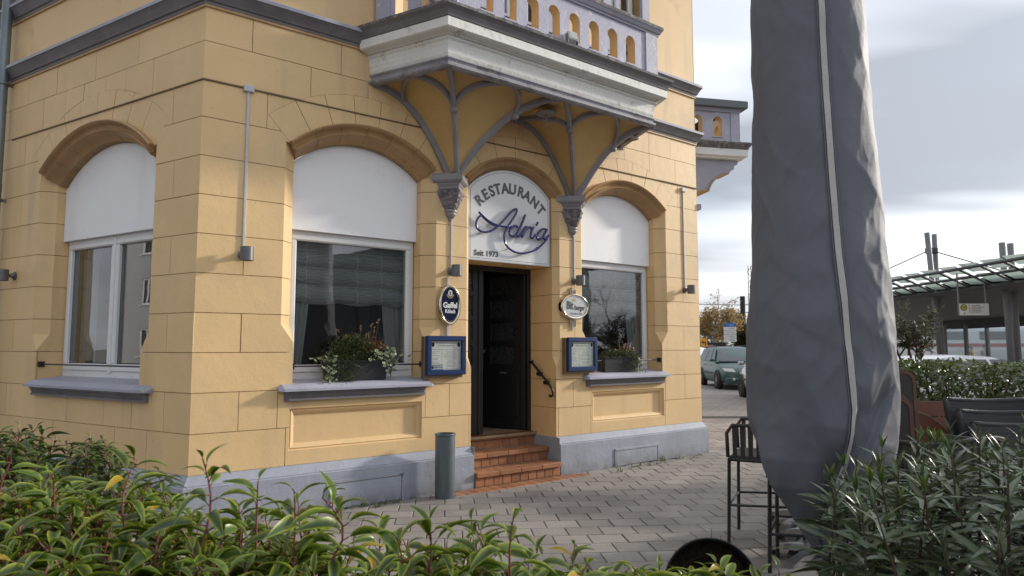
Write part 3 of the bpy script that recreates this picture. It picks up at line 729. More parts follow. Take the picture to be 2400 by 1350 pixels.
# handrail in the doorway
hr = E('handrail', FM @ T(4.0, 0, 1.0), parent=B)
hx = DR.xc+DR.wi-.055
pts = [(hx+.05, .43, 1.315), (hx, .415, 1.31), (hx, .36, 1.285), (hx, .075, 1.063), (hx, .02, 1.01), (hx, -.005, .965), (hx, .0, .925), (hx, .03, .91), (hx, .06, .92)]
G().tube(pts, .016, 10, flat=.8).obj('rail', mBlk, hr, FM, smooth=True)
for y, z in ((.27, 1.19), (.14, 1.09)): G().bbox(hx-.008, hx+.055, y-.03, y+.03, z-.045, z+.0, .006).obj('bracket', mBlk, hr, FM)
# ------------------------------------------------------------------ balcony over the entrance
BAL = E('balcony', FM @ T(3.39, -.5, 4.1), parent=B)
bl, br, fl, frr, bt = 1.55, 5.21, 1.93, 4.83, .88
bpath = [wp(bl, -.02), wp(fl, bt), wp(frr, bt), wp(br, -.02)]
G().sweep([(-.06, 4.12), (.0, 4.12), (.018, 4.135), (.02, 4.155), (.0, 4.165), (-.012, 4.185), (-.005, 4.20), (.008, 4.21), (.008, 4.222)], bpath, ends=False).obj('lower_moulding', mat('worn grey moulding paint', (.30, .29, .32), .5, .12, 4, bump=.3, bs=50, col2=(.16, .15, .16), c2s=5), BAL, MB)
G().sweep([(-.02, 4.223), (-.012, 4.225), (.0, 4.26), (.004, 4.33), (.012, 4.38), (.03, 4.395), (.03, 4.405)], bpath, ends=False).obj('fascia', mWhtMould, BAL, MB)
G().sweep([(.028, 4.405), (.02, 4.408), (.02, 4.418), (.045, 4.421), (.045, 4.432), (.12, 4.44), (.135, 4.45), (.135, 4.535), (.125, 4.54)], bpath, ends=False).obj('cornice', mWhtMould, BAL, MB)
g = G(); g.sweep([(.12, 4.54), (.14, 4.545), (.145, 4.56), (.165, 4.60), (.195, 4.625), (.20, 4.63)], bpath, 0, ends=False)
g.sweep([(.20, 4.63), (.202, 4.655), (.18, 4.665), (-.06, 4.68)], bpath, 1, ends=False); g.obj('cornice_cap', [mDgr, mDirtTop], BAL, MB)
g = G(); V = [wp(bl, 0), wp(fl, bt), wp(frr, bt), wp(br, 0)]
g.zpr(V, 4.30, 4.60); g.obj('floor_slab', mWhtMould, BAL, MB)
# balustrade
AW = .155
def archhole(x, z0=4.765, z1=5.10, w=AW):
    r = w/2
    return [(x-r, z0), (x+r, z0)] + [(x+r*math.cos(a), z1-r+r*math.sin(a)) for a in ease(10, 0, PI)]
mLavB = mat('balustrade lavender paint', (.40, .395, .485), .6, .07, 3, bump=.5, bs=40, col2=(.60, .58, .60), c2s=9, c2lo=.6, c2hi=.68, bump2=.3, b2s=12)
def bal_side(a, b, xs, name, posts):
    """panel between plan points given in wall coordinates (s,t)"""
    A = Vector((*wp(*a), 0)); Bq = Vector((*wp(*b), 0)); d = (Bq-A).normalized(); L = (Bq-A).length
    M = frame(A, d, Vector((d.y, -d.x, 0)))
    G().pr(rect(0, L, 4.64, 5.215), [archhole(x) for x in xs], 0, .12, 0, 1).obj(name, [mLavB, mYel2], BAL, M)
    for x in xs: G().bbox(x-AW/2-.012, x+AW/2+.012, -.016, .05, 4.742, 4.764, .004).obj('opening_sill', mLavB, BAL, M)
    for x, w in posts: G().bbox(x-w/2, x+w/2, -.018, .13, 4.64, 5.22, .004).obj('post', mLavB, BAL, M)
fl2, fr2, ft2 = 1.985, 4.845, .93
bal_side((fl2, ft2), (fr2, ft2), [s - fl2 for s in (2.34, 2.631, 2.922, 3.213, 3.504, 3.797, 4.09, 4.386)], 'balustrade', ((.11, .2), (fr2-fl2-.11, .2)))
bal_side((1.60, .02), (fl2, ft2), [.33, .66], 'balustrade', ((.1, .18), (.92, .18)))
bal_side((fr2, ft2), (5.20, .02), [.33, .66], 'balustrade', ((.1, .18), (.92, .18)))
rp = [wp(1.60, 0), wp(fl2, ft2), wp(fr2, ft2), wp(5.20, 0)]
g = G(); g.sweep([(-.14, 5.21), (.0, 5.21), (.022, 5.215), (.022, 5.232), (.04, 5.24), (.06, 5.27), (.072, 5.28)], rp, 0, ends=False)
g.sweep([(.072, 5.28), (.074, 5.31), (.06, 5.325), (-.06, 5.345), (-.16, 5.325), (-.16, 5.21)], rp, 1, ends=False)
g.obj('rail', [mLav, mDirtTop], BAL, MB)

# vault below the balcony: ribs spring from two corbels
CB = (2.525, 4.30); CZ = 3.335
def mir(s): return 6.825 - s
def rib_curve(a, b, p=2.15):
    def f(u):
        z = a[2] + (b[2]-a[2])*(1-(1-u)**p)
        return Vector((a[0]+(b[0]-a[0])*u, a[1]+(b[1]-a[1])*u, z))
    return f
ZT = 4.135
def half_vault(m):
    S = (lambda s: mir(s)) if m else (lambda s: s)
    c = S(CB[0])
    R = [rib_curve((c + (.05 if m else -.05), .035, CZ), (S(1.60), .0, ZT)),
         rib_curve((c, .13, CZ), (S(1.955), .85, ZT)),
         rib_curve((c + (-.03 if m else .03), .09, CZ), (S(3.40), .86, ZT+.01)),
         rib_curve((c + (-.06 if m else .06), .03, CZ), (S(3.41), .0, ZT+.0))]
    def surf(i, u, v, off=0.):
        p = R[i](u)*(1-v) + R[i+1](u)*v
        return (p.x, -p.y, p.z + off)
    for i in range(3):
        def fn(u, v, i=i): return surf(i, u, v, .03)
        g = G(); g.grid(lambda a, b: fn(b, a), 8, 20); g.obj('vault_cell', mSof, BAL, FM, smooth=True)
    def ribm(path, name='rib', w=.024, hgt=.03):
        g = G(); P = [Vector(p) for p in path]; V = []; n = len(P)
        cs = [(-w, .035), (-w, -hgt*.3), (-w*.45, -hgt), (w*.45, -hgt), (w, -hgt*.3), (w, .035)]
        for i in range(n):
            d = (P[min(i+1, n-1)]-P[max(i-1, 0)]).normalized()
            sd = d.cross(Vector((0, 0, 1)))
            if sd.length < .05: sd = Vector((1, 0, 0))
            sd.normalize(); up = sd.cross(d).normalized()
            if up.z < 0: up = -up; sd = -sd
            for a, b in cs: V.append(P[i] + sd*a + up*b)
        k = len(cs)
        g.add(V, [(q*k+j, q*k+j+1, (q+1)*k+j+1, (q+1)*k+j) for q in range(n-1) for j in range(k-1)] + [tuple(range(k))[::-1], tuple((n-1)*k+j for j in range(k))])
        g.obj(name, mRib, BAL, FM, auto=30)
    for i, r in enumerate(R):
        ribm([(q.x, -q.y, q.z) for q in (r(u) for u in ease(26, 0, 1))], w=.026 if i in (1, 2) else .022)
    ub = .46
    def lier(i, a, b, n=14): ribm([surf(i, a[0]+(b[0]-a[0])*t, a[1]+(b[1]-a[1])*t) for t in ease(n, 0, 1)], w=.021, hgt=.024)
    lier(0, (ub, 1), (1, .5)); lier(0, (.62, 0), (1, .5))
    lier(1, (ub, 0), (1, .5)); lier(1, (ub+.08, 1), (1, .5))
    lier(2, (ub+.08, 0), (1, 1))
    for i, u in ((1, ub), (2, ub+.08)):
        q = R[i](u)
        G().lathe([(.001, -.06), (.03, -.058), (.042, -.045), (.045, -.02), (.03, 0)], 8).obj('boss', mRib, BAL, FM @ T(q.x, -q.y, q.z))
half_vault(False); half_vault(True)
# worn electric rose under the vault
G().lathe([(.001, -.02), (.10, -.02), (.115, -.01), (.115, 0)], 20).tube([(0, 0, -.02), (0, 0, -.12), (.015, 0, -.13)], .012).tube([(0, 0, -.09), (-.05, 0, -.10), (-.06, 0, -.08)], .006).obj('ceiling_rose', mRib, BAL, FM @ T(3.46, -.5, 4.10))

# ------------------------------------------------------------------ carved corbels
def corbel(s):
    c = E('corbel', FM @ T(s, 0, 3.0), parent=B); M = FM @ T(s, 0, 0)
    def dia(r, z, k=1.0): return [(-r, .01, z), (0, -r*k, z), (r, .01, z)]
    def loft(secs, name, mt=mRib):
        g = G(); V = []
        for r, z in secs: V += dia(r, z)
        n = len(secs)
        Fs = [(3*i+j, 3*i+j+1, 3*(i+1)+j+1, 3*(i+1)+j) for i in range(n-1) for j in range(2)] + [(0, 2, 1), (3*n-3, 3*n-2, 3*n-1)]
        g.add(V, Fs).obj(name, mt, c, M)
    loft([(.19, 3.235), (.205, 3.242), (.232, 3.26), (.235, 3.268), (.235, 3.315), (.225, 3.325), (.21, 3.338)], 'abacus')
    loft([(.145, 3.16), (.165, 3.175), (.168, 3.19), (.158, 3.20), (.165, 3.21), (.18, 3.222), (.182, 3.237)], 'necking')
    # carved foliage bell: diamond plan with lobes
    def bell(u, v):
        a = PI*u; z = 3.16 - .20*v
        r = .155 - .085*v**1.3
        d = r/(abs(math.cos(a)) + abs(math.sin(a)))*1.12
        nz = noise.noise(Vector((u*9+s, v*8, 3.1)))*.028 + abs(noise.noise(Vector((u*17, v*14, s))))*.022
        d += nz*(1-.3*v)
        return (-math.cos(a)*d, -math.sin(a)*d+.005, z)
    G().grid(bell, 48, 30).obj('carved_leaves', mRibCarved, c, M, smooth=True)
    prof = [(.066, 2.965), (.072, 2.955), (.072, 2.94), (.06, 2.93), (.064, 2.92), (.06, 2.905), (.045, 2.885), (.03, 2.87), (.022, 2.862), (.024, 2.852), (.012, 2.838), (.002, 2.832)]
    G().lathe(prof[::-1], 16, (0, .0)).obj('pendant', mRib, c, M, auto=40)
mRibCarved = mat('weathered carved stone', (.215, .19, .195), .7, .25, 14, bump=.8, bs=40, col2=(.12, .10, .11), c2s=16, c2lo=.5, c2hi=.62)
for s in CB: corbel(s)

# ------------------------------------------------------------------ second balcony on the far end wall
B2 = E('balcony', RM @ T(.5, -.5, 4.1), parent=B)
d0, k0 = .42, 1.0
def rp_(x, t): p = RC + Rd*x + NRd*t; return (p.x, p.y)
LM2 = frame(RC + Rd*d0, NRd, -Rd)          # side of the balcony, x = projection
G().pr(rect(0, k0-.05, 4.66, 5.2), [archhole(.26, 4.76, 5.08, .15), archhole(.60, 4.76, 5.08, .15)], 0, .12, 0, 1).obj('balustrade', [mLavB, mYel2], B2, LM2)
for x in (.26, .60): G().bbox(x-.09, x+.09, -.012, .1, 4.74, 4.76, .004).obj('opening_sill', mLavB, B2, LM2)
G().bbox(k0-.18, k0-.02, -.014, .14, 4.66, 5.2, .003).obj('post', mLavB, B2, LM2)
MF2 = frame(RC + Rd*d0 + NRd*(k0-.05), Rd, NRd)
G().pr(rect(.12, 3.0, 4.66, 5.2), [archhole(.45+.33*i, 4.76, 5.08, .15) for i in range(7)], 0, .12, 0, 1).obj('balustrade', [mLavB, mYel2], B2, MF2)
p2 = [rp_(d0, -.05), rp_(d0, k0-.05), rp_(d0+3, k0-.05), rp_(d0+3, -.05)]
G().sweep([(-.1, 5.15), (.03, 5.15), (.035, 5.18), (.05, 5.20)], p2, ends=False).obj('rail_moulding', mLav, B2, MB)
g = G(); g.sweep([(-.14, 5.2), (.11, 5.2), (.115, 5.21), (.115, 5.31), (.10, 5.32), (-.14, 5.35)], p2, ends=False); g.obj('rail', mat('slate grey metal capping', (.12, .135, .145), .5, .1, 3), B2, MB)
G().sweep([(-.05, 4.40), (.05, 4.40), (.06, 4.425), (.09, 4.43), (.10, 4.44), (.10, 4.545)], p2, ends=False).obj('cornice', mWhtMould, B2, MB)
g = G(); g.sweep([(.09, 4.545), (.11, 4.55), (.12, 4.58), (.15, 4.62), (.155, 4.64), (.12, 4.66), (-.05, 4.67)], p2, ends=False); g.obj('cornice_cap', mDirtTop, B2, MB)
G().zpr([rp_(d0, 0), rp_(d0, k0), rp_(d0+3, k0), rp_(d0+3, 0)][::-1], 4.41, 4.6).obj('floor_slab', mLav, B2, MB)
def cc(cx, cz, r, a0, a1, n=8): return [(cx+r*math.cos(rad(a)), cz+r*math.sin(rad(a))) for a in ease(n, a0, a1)]
low = cc(.42, 3.50, .42, 180, 100) ; hi_ = cc(.80, 3.80, .40, 165, 95)
edge = low + [(.40, 3.90), (.43, 3.90)] + hi_ + [(.80, 4.20), (.84, 4.25), (.88, 4.26), (.88, 4.33), (.94, 4.34), (.94, 4.41)]
for q in (.0, 2.7):
    Mq = LM2 @ T(0, q, 0)
    br_ = E('bracket', Mq @ T(.4, 0, 4.0), parent=B2)
    G().pr([(0, 4.41), (0, 3.50)] + edge, [], .03, .33).obj('bracket_plate', mLav, B2, Mq) if False else G().pr(([(0, 4.41), (0, 3.50)] + edge), [], .03, .33).obj('bracket_plate', mLav, br_, Mq)
    ep = low + [(.40, 3.90)] + hi_
    pr = []
    for i, p in enumerate(ep): pr.append((p[0]+.018, p[1]-.02))
    G().pr(ep + pr[::-1], [], .0, .36).obj('bracket_edge', mBrn, br_, Mq)

# ------------------------------------------------------------------ wall lamps with conduits
def lamp(M, ztop, label, grp='cylinder wall lamps', box=True, zc=2.30):
    o = E('wall_lamp', M @ T(0, 0, zc), label, 'lamp', grp)
    G().lathe([(.045, 0), (.045, .012), (.03, .02), (.018, .05), (.018, .07)], 18, cap=True).obj('mount', mLamp, o, M @ T(0, 0, zc) @ RX(PI/2), auto=40)
    g = G(); y = -.118
    g.lathe([(.045, zc-.055), (.052, zc-.06), (.056, zc-.058), (.056, zc+.058), (.052, zc+.061), (.002, zc+.061)], 28, (0, y)); g.obj('shade', mLamp, o, M, auto=40)
    G().lathe([(.045, zc-.056), (.044, zc-.03), (.002, zc-.03)], 20, (0, y)).obj('lens', mat('frosted lens', (.5, .5, .48), .4), o, M)
    if ztop:
        G().bbox(-.011, .011, -.016, .0, zc+.04, ztop, .003).obj('conduit', mCond, o, M)
        if box: G().bbox(-.045, .045, -.035, .002, ztop-.03, ztop+.03, .006).obj('junction_box', mCond, o, M)
    return o
lamp(FM @ T(.378, 0, 0), 3.80, 'grey cylinder lamp with white conduit on the pier beside the building corner')
lamp(FM @ T(2.535, 0, 0), 2.86, 'grey cylinder lamp under the carved corbel, above the dark blue oval sign', box=False)
lamp(FM @ T(4.325, 0, 0), 2.88, 'grey cylinder lamp under the carved corbel, above the white oval sign', box=False)
lamp(FM @ T(6.455, 0, 0), 3.74, 'grey cylinder lamp with white conduit at the far end of the entrance front')
lamp(LM @ T(-3.16, 0, 0), None, 'grey cylinder lamp beside the zinc drainpipe on the shaded side wall', zc=2.26)

# ------------------------------------------------------------------ oval brewery signs
mNavy = mat('navy enamel', (.012, .016, .045), .15, .1, 3, coat=.6)
mChrome = mat('polished metal rim', (.75, .66, .52), .12, .1, 5, metal=1)
mIvory = mat('ivory enamel', (.62, .63, .65), .2, .04, 3, coat=.4)
mLet = mat('white lettering', (.75, .75, .73), .4, 0)
mGold = mat('gold lettering', (.55, .42, .2), .3, .1, metal=.7)
mInk = mat('dark lettering', (.05, .045, .04), .5, 0)
def oval(s, z, rx, rz, face_m, label, rod):
    o = E('brewery_sign', FM @ T(s, 0, z), label, 'sign'); M = FM @ T(s, 0, z)
    def ring(secs, mm, name, smooth=True):
        g = G(); n = 40
        V = [((rx+dr)*math.cos(2*PI*k/n), y, (rz+dr)*math.sin(2*PI*k/n)) for dr, y in secs for k in range(n)]
        m_ = len(secs)
        Fs = [(i*n+k, (i+1)*n+k, (i+1)*n+(k+1) % n, i*n+(k+1) % n) for i in range(m_-1) for k in range(n)]
        if name == 'face': Fs = [tuple(range(n))]
        g.add(V, Fs).obj(name, mm, o, M, smooth=smooth and name != 'face')
    ring([(0, -.01), (0, -.055), (-.004, -.066), (-.015, -.07), (-.025, -.062), (-.028, -.055)], mChrome, 'rim')
    ring([(-.02, -.058)], face_m, 'face')
    G().box(-rx*.6, rx*.6, -.03, .0, -rz*.6, rz*.6).obj('case', mLamp, o, M)
    G().box(-.012, .012, -.02, -.0, rz-.01, rod[0]).obj('bracket', mCond, o, M)
    G().box(-.012, .012, -.02, -.0, -rod[1], -rz+.01).obj('bracket', mCond, o, M)
    return o, M
o, M = oval(2.495, 1.936, .137, .212, mNavy, 'dark blue oval brewery sign with white lettering on the pier beside the entrance', (.30, .34))
def ringline(o, M, rx, rz, w, mm, a0=0, a1=360, name='line'):
    g = G(); n = 40; V = []
    for k in range(n+1):
        a = rad(a0+(a1-a0)*k/n); V += [(rx*math.cos(a), -.0595, rz*math.sin(a)), ((rx-w)*math.cos(a), -.0595, (rz-w)*math.sin(a))]
    g.add(V, [(2*k, 2*k+1, 2*k+3, 2*k+2) for k in range(n)]).obj(name, mm, o, M)
text_obj('lettering', 'Gaffel', .082, M @ T(0, -.0605, -.005), o, mLet, .001, .0028, sx=.92)
text_obj('lettering', 'Kölsch', .055, M @ T(.0, -.0605, -.068), o, mLet, .001, .0016, sx=.85)
ringline(o, M, .112, .187, .0035, mLet, 200, 340); ringline(o, M, .100, .172, .003, mGold, 215, 325)
g = G(); g.add([(.026*math.cos(a), -.0597, .125+.034*math.sin(a)) for a in ease(20, 0, 2*PI)[:-1]], [tuple(range(20))]).obj('emblem', mLet, o, M)
g = G(); g.add([(-.008, -.061, .10), (.008, -.061, .10), (.012, -.061, .125), (.006, -.061, .145), (-.004, -.061, .15), (-.011, -.061, .13)], [tuple(range(6))]).obj('emblem', mInk, o, M)
for sg in (-1, 1):
    g = G()
    for k in range(5):
        a = rad(200+k*25) if sg < 0 else rad(-20-k*25)
        x, z = .04*math.cos(a), .12+.045*math.sin(a); g.add([(x-.012, -.0597, z), (x, -.0597, z-.007), (x+.012, -.0597, z), (x, -.0597, z+.009)], [(0, 1, 2, 3)])
    g.obj('emblem_leaves', mGold, o, M)
o, M = oval(4.287, 1.981, .226, .156, mIvory, 'white oval brewery sign with gold rim between the entrance and the far window', (.24, .28))
text_obj('lettering', 'Bit', .135, M @ T(-.085, -.0605, .012), o, mInk, .001, .004, sx=.72)
text_obj('lettering', 'burger', .085, M @ T(.075, -.0605, -.012), o, mInk, .001, .0022, sx=.72)
text_obj('lettering', 'Premium Pils', .036, M @ T(.015, -.0605, -.082), o, mat('grey script', (.2, .2, .2), .5), .001, 0, shear=.4)
ringline(o, M, .203, .117, .003, mat('grey line', (.3, .3, .32), .5))
G().add([(-.02+.045*math.cos(a)*(.6 if i % 2 else 1), -.0597, .082+.02*math.sin(a)*(.6 if i % 2 else 1)) for i, a in enumerate(ease(16, 0, 2*PI)[:-1])], [tuple(range(16))]).obj('emblem', mGold, o, M)
for x in (-.035, .03): G().bbox(x-.011, x+.011, -.03, -.012, .13, .21, .002).obj('clip', mChrome, o, M); G().bbox(x-.011, x+.011, -.03, -.012, -.24, -.13, .002).obj('clip', mChrome, o, M)

# ------------------------------------------------------------------ menu cases
mBlue = mat('blue powder coated frame', (.012, .032, .115), .35, .08, 4)
mCase = mat('bronze anodised case', (.23, .18, .11), .4, .1, 3, metal=.6)
mPaper = mat('menu paper', (.74, .74, .70), .8, .02, 4)
mPrint = mat('menu print', (.33, .33, .32), .8, .05)
def menu(s0, s1, label, logo):
    o = E('menu_case', FM @ T((s0+s1)/2, 0, 1.40), label, 'menu case', 'blue framed menu cases')
    z0, z1 = 1.205, 1.61
    G().bbox(s0-.02, s1-.02, -.062, .0, z0-.03, z1-.005, .004).obj('case', mCase, o, FM)
    g = G(); t = .052
    for a, b, c, d in ((s0, s1, z0, z0+t), (s0, s1, z1-t, z1), (s0, s0+t, z0+t-.002, z1-t+.002), (s1-t, s1, z0+t-.002, z1-t+.002)): g.bbox(a, b, -.10, -.063, c, d, .006)
    g.obj('frame', mBlue, o, FM)
    G().box(s0+t-.005, s1-t+.005, -.068, -.064, z0+t-.005, z1-t+.005).obj('backing', mat('menu backing', (.6, .6, .57), .8), o, FM)
    m = (s0+s1)/2; pw = (s1-s0-2*t)
    papers = [(s0+t+.004, s0+t+pw*.36, z0+t+.004, z1-t-.095), (s0+t+pw*.38, s1-t-.03, z0+t+.01, z1-t-.095)]
    for a, b, c, d in papers:
        G().box(a, b, -.070, -.069, c, d).obj('sheet', mPaper, o, FM)
        g = G(); n = 13
        for i in range(n):
            z = d - .02 - i*(d-c-.03)/n; w = (b-a)*random.uniform(.3, .8); x = (a+b)/2 if b-a > .14 else a+.01+w/2
            if random.random() < .8: g.box(x-w/2, x+w/2, -.0708, -.0703, z, z+.004)
        g.obj('print', mPrint, o, FM)
    G().box(s0+t+.002, s1-t-.002, -.0715, -.070, z1-t-.085, z1-t-.004).obj('header_card', mPaper, o, FM)
    text_obj('lettering', 'Gaffel. Besonders Kölsch.', .026, FM @ T(m, -.0722, z1-t-.05), o, mPrint, .0004, 0, sx=.8)
    G().box(s0+t+.004, s1-t-.004, -.0724, -.0718, z1-t-.026, z1-t-.021).obj('header_line', mInk, o, FM)
    for x in (s0+t+.028, s1-t-.028):
        G().add([(x+.017*math.cos(a), -.0728, z1-t-.038+.026*math.sin(a)) for a in ease(18, 0, 2*PI)[:-1]], [tuple(range(18))]).obj('crest', mNavy, o, FM)
    if logo:
        G().box(s0+t+.002, s0+t+.15, -.0732, -.0712, z0+t+.0, z0+t+.055).obj('sticker', mLet, o, FM)
        G().box(s0+t+.002, s0+t+.15, -.0736, -.0733, z0+t+.047, z0+t+.055).box(s0+t+.002, s0+t+.15, -.0736, -.0733, z0+t, z0+t+.008).box(s0+t+.006, s0+t+.035, -.0736, -.0733, z0+t+.013, z0+t+.042).obj('sticker_mark', mBlue, o, FM)
        text_obj('lettering', 'DEHOGA', .032, FM @ T(s0+t+.092, -.0738, z0+t+.028), o, mBlue, .0004, .0006, sx=.8)
    G().box(s0+t-.003, s1-t+.003, -.089, -.086, z0+t-.003, z1-t+.003).obj('pane', mGlassM, o, FM)
    return o
mGlassM = glass_mat('case glazing', (.95, .96, .95), .35)
menu(2.203, 2.677, 'blue framed menu case with a white sticker in its corner, below the dark oval sign', True)
menu(4.141, 4.626, 'blue framed menu case below the white oval sign, beside the far window', False)

# ------------------------------------------------------------------ name sign over the door
SG = E('restaurant_sign', FM @ T(DR.xc, .12, 3.0), 'white arched sign with grey capitals and blue script above the entrance', 'sign')
def sarch(hw, zb, zs, zt, n=20):
    rise = zt-zs; R = (hw*hw+rise*rise)/(2*rise); th = math.asin(hw/R)
    return [(DR.xc-hw, zb), (DR.xc+hw, zb)] + arc(DR.xc, zt-R, R, th, -th, n)
G().pr(sarch(.600, 2.463, 3.285, 3.555), [], .09, .135).obj('board', mat('white sign acrylic', (.73, .74, .75), .25, .02, 1, fine=.01), SG, FM)
def outline(poly, w, y, mm, name):
    ins = []; n = len(poly)
    for i in range(n):
        p0, p, p1 = Vector(poly[i-1]), Vector(poly[i]), Vector(poly[(i+1) % n])
        a = (p-p0).normalized(); b = (p1-p).normalized(); na = Vector((-a.y, a.x)); nb = Vector((-b.y, b.x)); q = (na+nb)/(1+na.dot(nb)); ins.append((p.x+q.x*w, p.y+q.y*w))
    V = [(x, y, z) for x, z in poly] + [(x, y, z) for x, z in ins]
    G().add(V, [(i, (i+1) % n, n+(i+1) % n, n+i) for i in range(n)]).obj(name, mm, SG, FM)
outline(sarch(.600, 2.463, 3.285, 3.555), .012, .0895, mat('light grey edge trim', (.45, .45, .46), .4), 'edge_trim')
outline(sarch(.572, 2.49, 3.272, 3.525), .004, .0885, mInk, 'border_line')
mGreyLet = mat('dark grey letters', (.085, .085, .085), .45, .05)
for ch, x, z in (('R', 2.984, 3.154), ('E', 3.069, 3.213), ('S', 3.156, 3.263), ('T', 3.238, 3.299), ('A', 3.345, 3.319), ('U', 3.454, 3.327), ('R', 3.578, 3.302), ('A', 3.672, 3.255), ('N', 3.786, 3.195), ('T', 3.882, 3.157)):
    x = DR.xc + (x-3.43)*1.0; ang = (x-DR.xc)/.66
    z = 2.705 + math.sqrt(max(0, .628**2-(x-DR.xc)**2))
    text_obj('letter', ch, .172, FM @ T(x, .0865, z) @ RY(math.asin(max(-1, min(1, (x-DR.xc)/.64)))), SG, mGreyLet, .002, .005, sx=.92)
text_obj('lettering', 'Seit 1973', .09, FM @ T(3.065, .0875, 2.545), SG, mInk, .0015, .0018, sx=1.0)
mNeon = mat('deep blue script tube', (.012, .013, .12), .2, .08, 4, coat=.5)
STK = {'A1': [(2.962,2.968),(2.918,2.93),(2.893,2.871),(2.907,2.817),(2.958,2.785),(3.031,2.783),(3.111,2.81),(3.192,2.866),(3.274,2.942),(3.346,3.018),(3.418,3.085),(3.465,3.10),(3.47,3.075),(3.442,3.02),(3.394,2.956),(3.346,2.892),(3.316,2.841),(3.292,2.8),(3.287,2.742),(3.304,2.676),(3.358,2.624),(3.442,2.592),(3.552,2.585),(3.664,2.611),(3.777,2.66),(3.868,2.728),(3.933,2.794),(3.953,2.837)],
 'A2': [(2.928,3.001),(2.974,2.969),(3.042,2.925),(3.122,2.892),(3.204,2.877),(3.298,2.873),(3.394,2.883),(3.454,2.899)],
 'A3': [(2.95,2.975),(3.0,2.935),(3.06,2.90),(3.13,2.875),(3.2,2.862)],
 'd1': [(3.485,2.888),(3.442,2.901),(3.394,2.873),(3.364,2.827),(3.37,2.784),(3.418,2.774),(3.467,2.808),(3.503,2.87)],
 'd2': [(3.596,3.047),(3.552,2.954),(3.503,2.86),(3.473,2.799),(3.485,2.779),(3.528,2.804),(3.57,2.86),(3.596,2.9)],
 'r': [(3.596,2.9),(3.625,2.905),(3.589,2.85),(3.546,2.777),(3.577,2.839),(3.621,2.887),(3.664,2.907),(3.687,2.89)],
 'i': [(3.721,2.913),(3.689,2.85),(3.677,2.799),(3.702,2.782),(3.753,2.827)], 'id': [(3.789,2.978),(3.763,2.941)],
 'a': [(3.927,2.905),(3.855,2.902),(3.797,2.851),(3.772,2.799),(3.797,2.776),(3.848,2.796),(3.894,2.851),(3.927,2.905),(3.881,2.82),(3.887,2.785),(3.92,2.803),(3.962,2.843)]}
def smooth_path(p, n=4):
    P = [Vector(q) for q in p]; out = []
    for i in range(len(P)-1):
        a, b, c, d = P[max(i-1, 0)], P[i], P[i+1], P[min(i+2, len(P)-1)]
        for k in range(n):
            t = k/n; out.append(.5*((2*b)+(c-a)*t+(2*a-5*b+4*c-d)*t*t+(3*b-a-3*c+d)*t**3))
    return out + [P[-1]]
for k, p in STK.items():
    r = .013 if k in ('A1', 'A2') else (.009 if k == 'A3' else .015)
    G().tube([(q.x, .045, q.y) for q in smooth_path(p)], r, 8).obj('script_stroke', mNeon, SG, FM, smooth=True)
g = G()
for x, z in ((3.0, 2.79), (3.2, 2.87), (3.35, 2.62), (3.45, 3.08), (3.6, 3.03), (3.8, 2.68), (3.87, 2.8), (3.55, 2.8)): g.tube([(x, .05, z), (x, .09, z)], .005, 6)
g.obj('stand_off', mNeon, SG, FM)
for x in (2.95, 3.41, 3.85): G().lathe([(.001, 2.461), (.032, 2.461), (.034, 2.466)], 16, (x, .30)).obj('downlight', mPvc, SG, FM)

# ------------------------------------------------------------------ iron bars across the windows, flower boxes
def bar(x0, x1, M, label, y=.05, z=1.318):
    o = E('window_bar', M @ T((x0+x1)/2, y, z), label, 'bar', 'black iron bars across the windows')
    G().tube([(x0, y, z), (x1, y, z)], .008, 8).obj('rod', mBlk, o, M)
    for x in (x0, x1): G().bbox(x-.014, x+.014, y-.03, y+.03, z-.028, z+.028, .004).obj('end_plate', mBlk, o, M)
bar(W2.xc-W2.wi+.012, W2.xc+W2.wi-.012, FM, 'black iron bar across the entrance front window nearest the building corner')
bar(W3.xc-W3.wi+.012, W3.xc+W3.wi-.012, FM, 'black iron bar across the far window of the entrance front')
bar(W1.xc-W1.wi+.012, W1.xc+W1.wi-.012, LM, 'black iron bar across the double window of the shaded side wall')

# ------------------------------------------------------------------ ash bin
o = E('ash_bin', FM @ T(2.336, -.235, 0), 'grey cylindrical metal ash bin standing beside the tiled steps', 'bin'); M = FM @ T(2.336, -.235, 0)
G().lathe([(.099, .0), (.100, .01), (.100, .612), (.106, .616), (.108, .624), (.104, .63), (.098, .628), (.096, .55), (.096, .35), (.001, .35)], 40).obj('drum', mBin, o, M, auto=40)
G().tube([(-.09, 0, .60), (.09, 0, .60)], .004).obj('crossbar', mZinc, o, M)
# ------------------------------------------------------------------ flood lamp on the balcony ledge
M = FM @ T(3.40, -1.0, 4.68); o = E('flood_lamp', M, 'small white flood lamp standing on the balcony ledge', 'lamp')
MM = M @ RX(rad(-14))
G().bbox(-.065, .065, -.05, .05, .05, .15, .008).obj('housing', mPvc, o, MM); G().box(-.055, .055, -.053, -.05, .06, .135).obj('lens', mat('lamp glass', (.35, .36, .36), .1), o, MM)
G().box(-.075, -.068, -.02, .02, .0, .12).box(.068, .075, -.02, .02, .0, .12).box(-.075, .075, -.02, .02, -.01, .0).obj('bracket', mZinc, o, M)
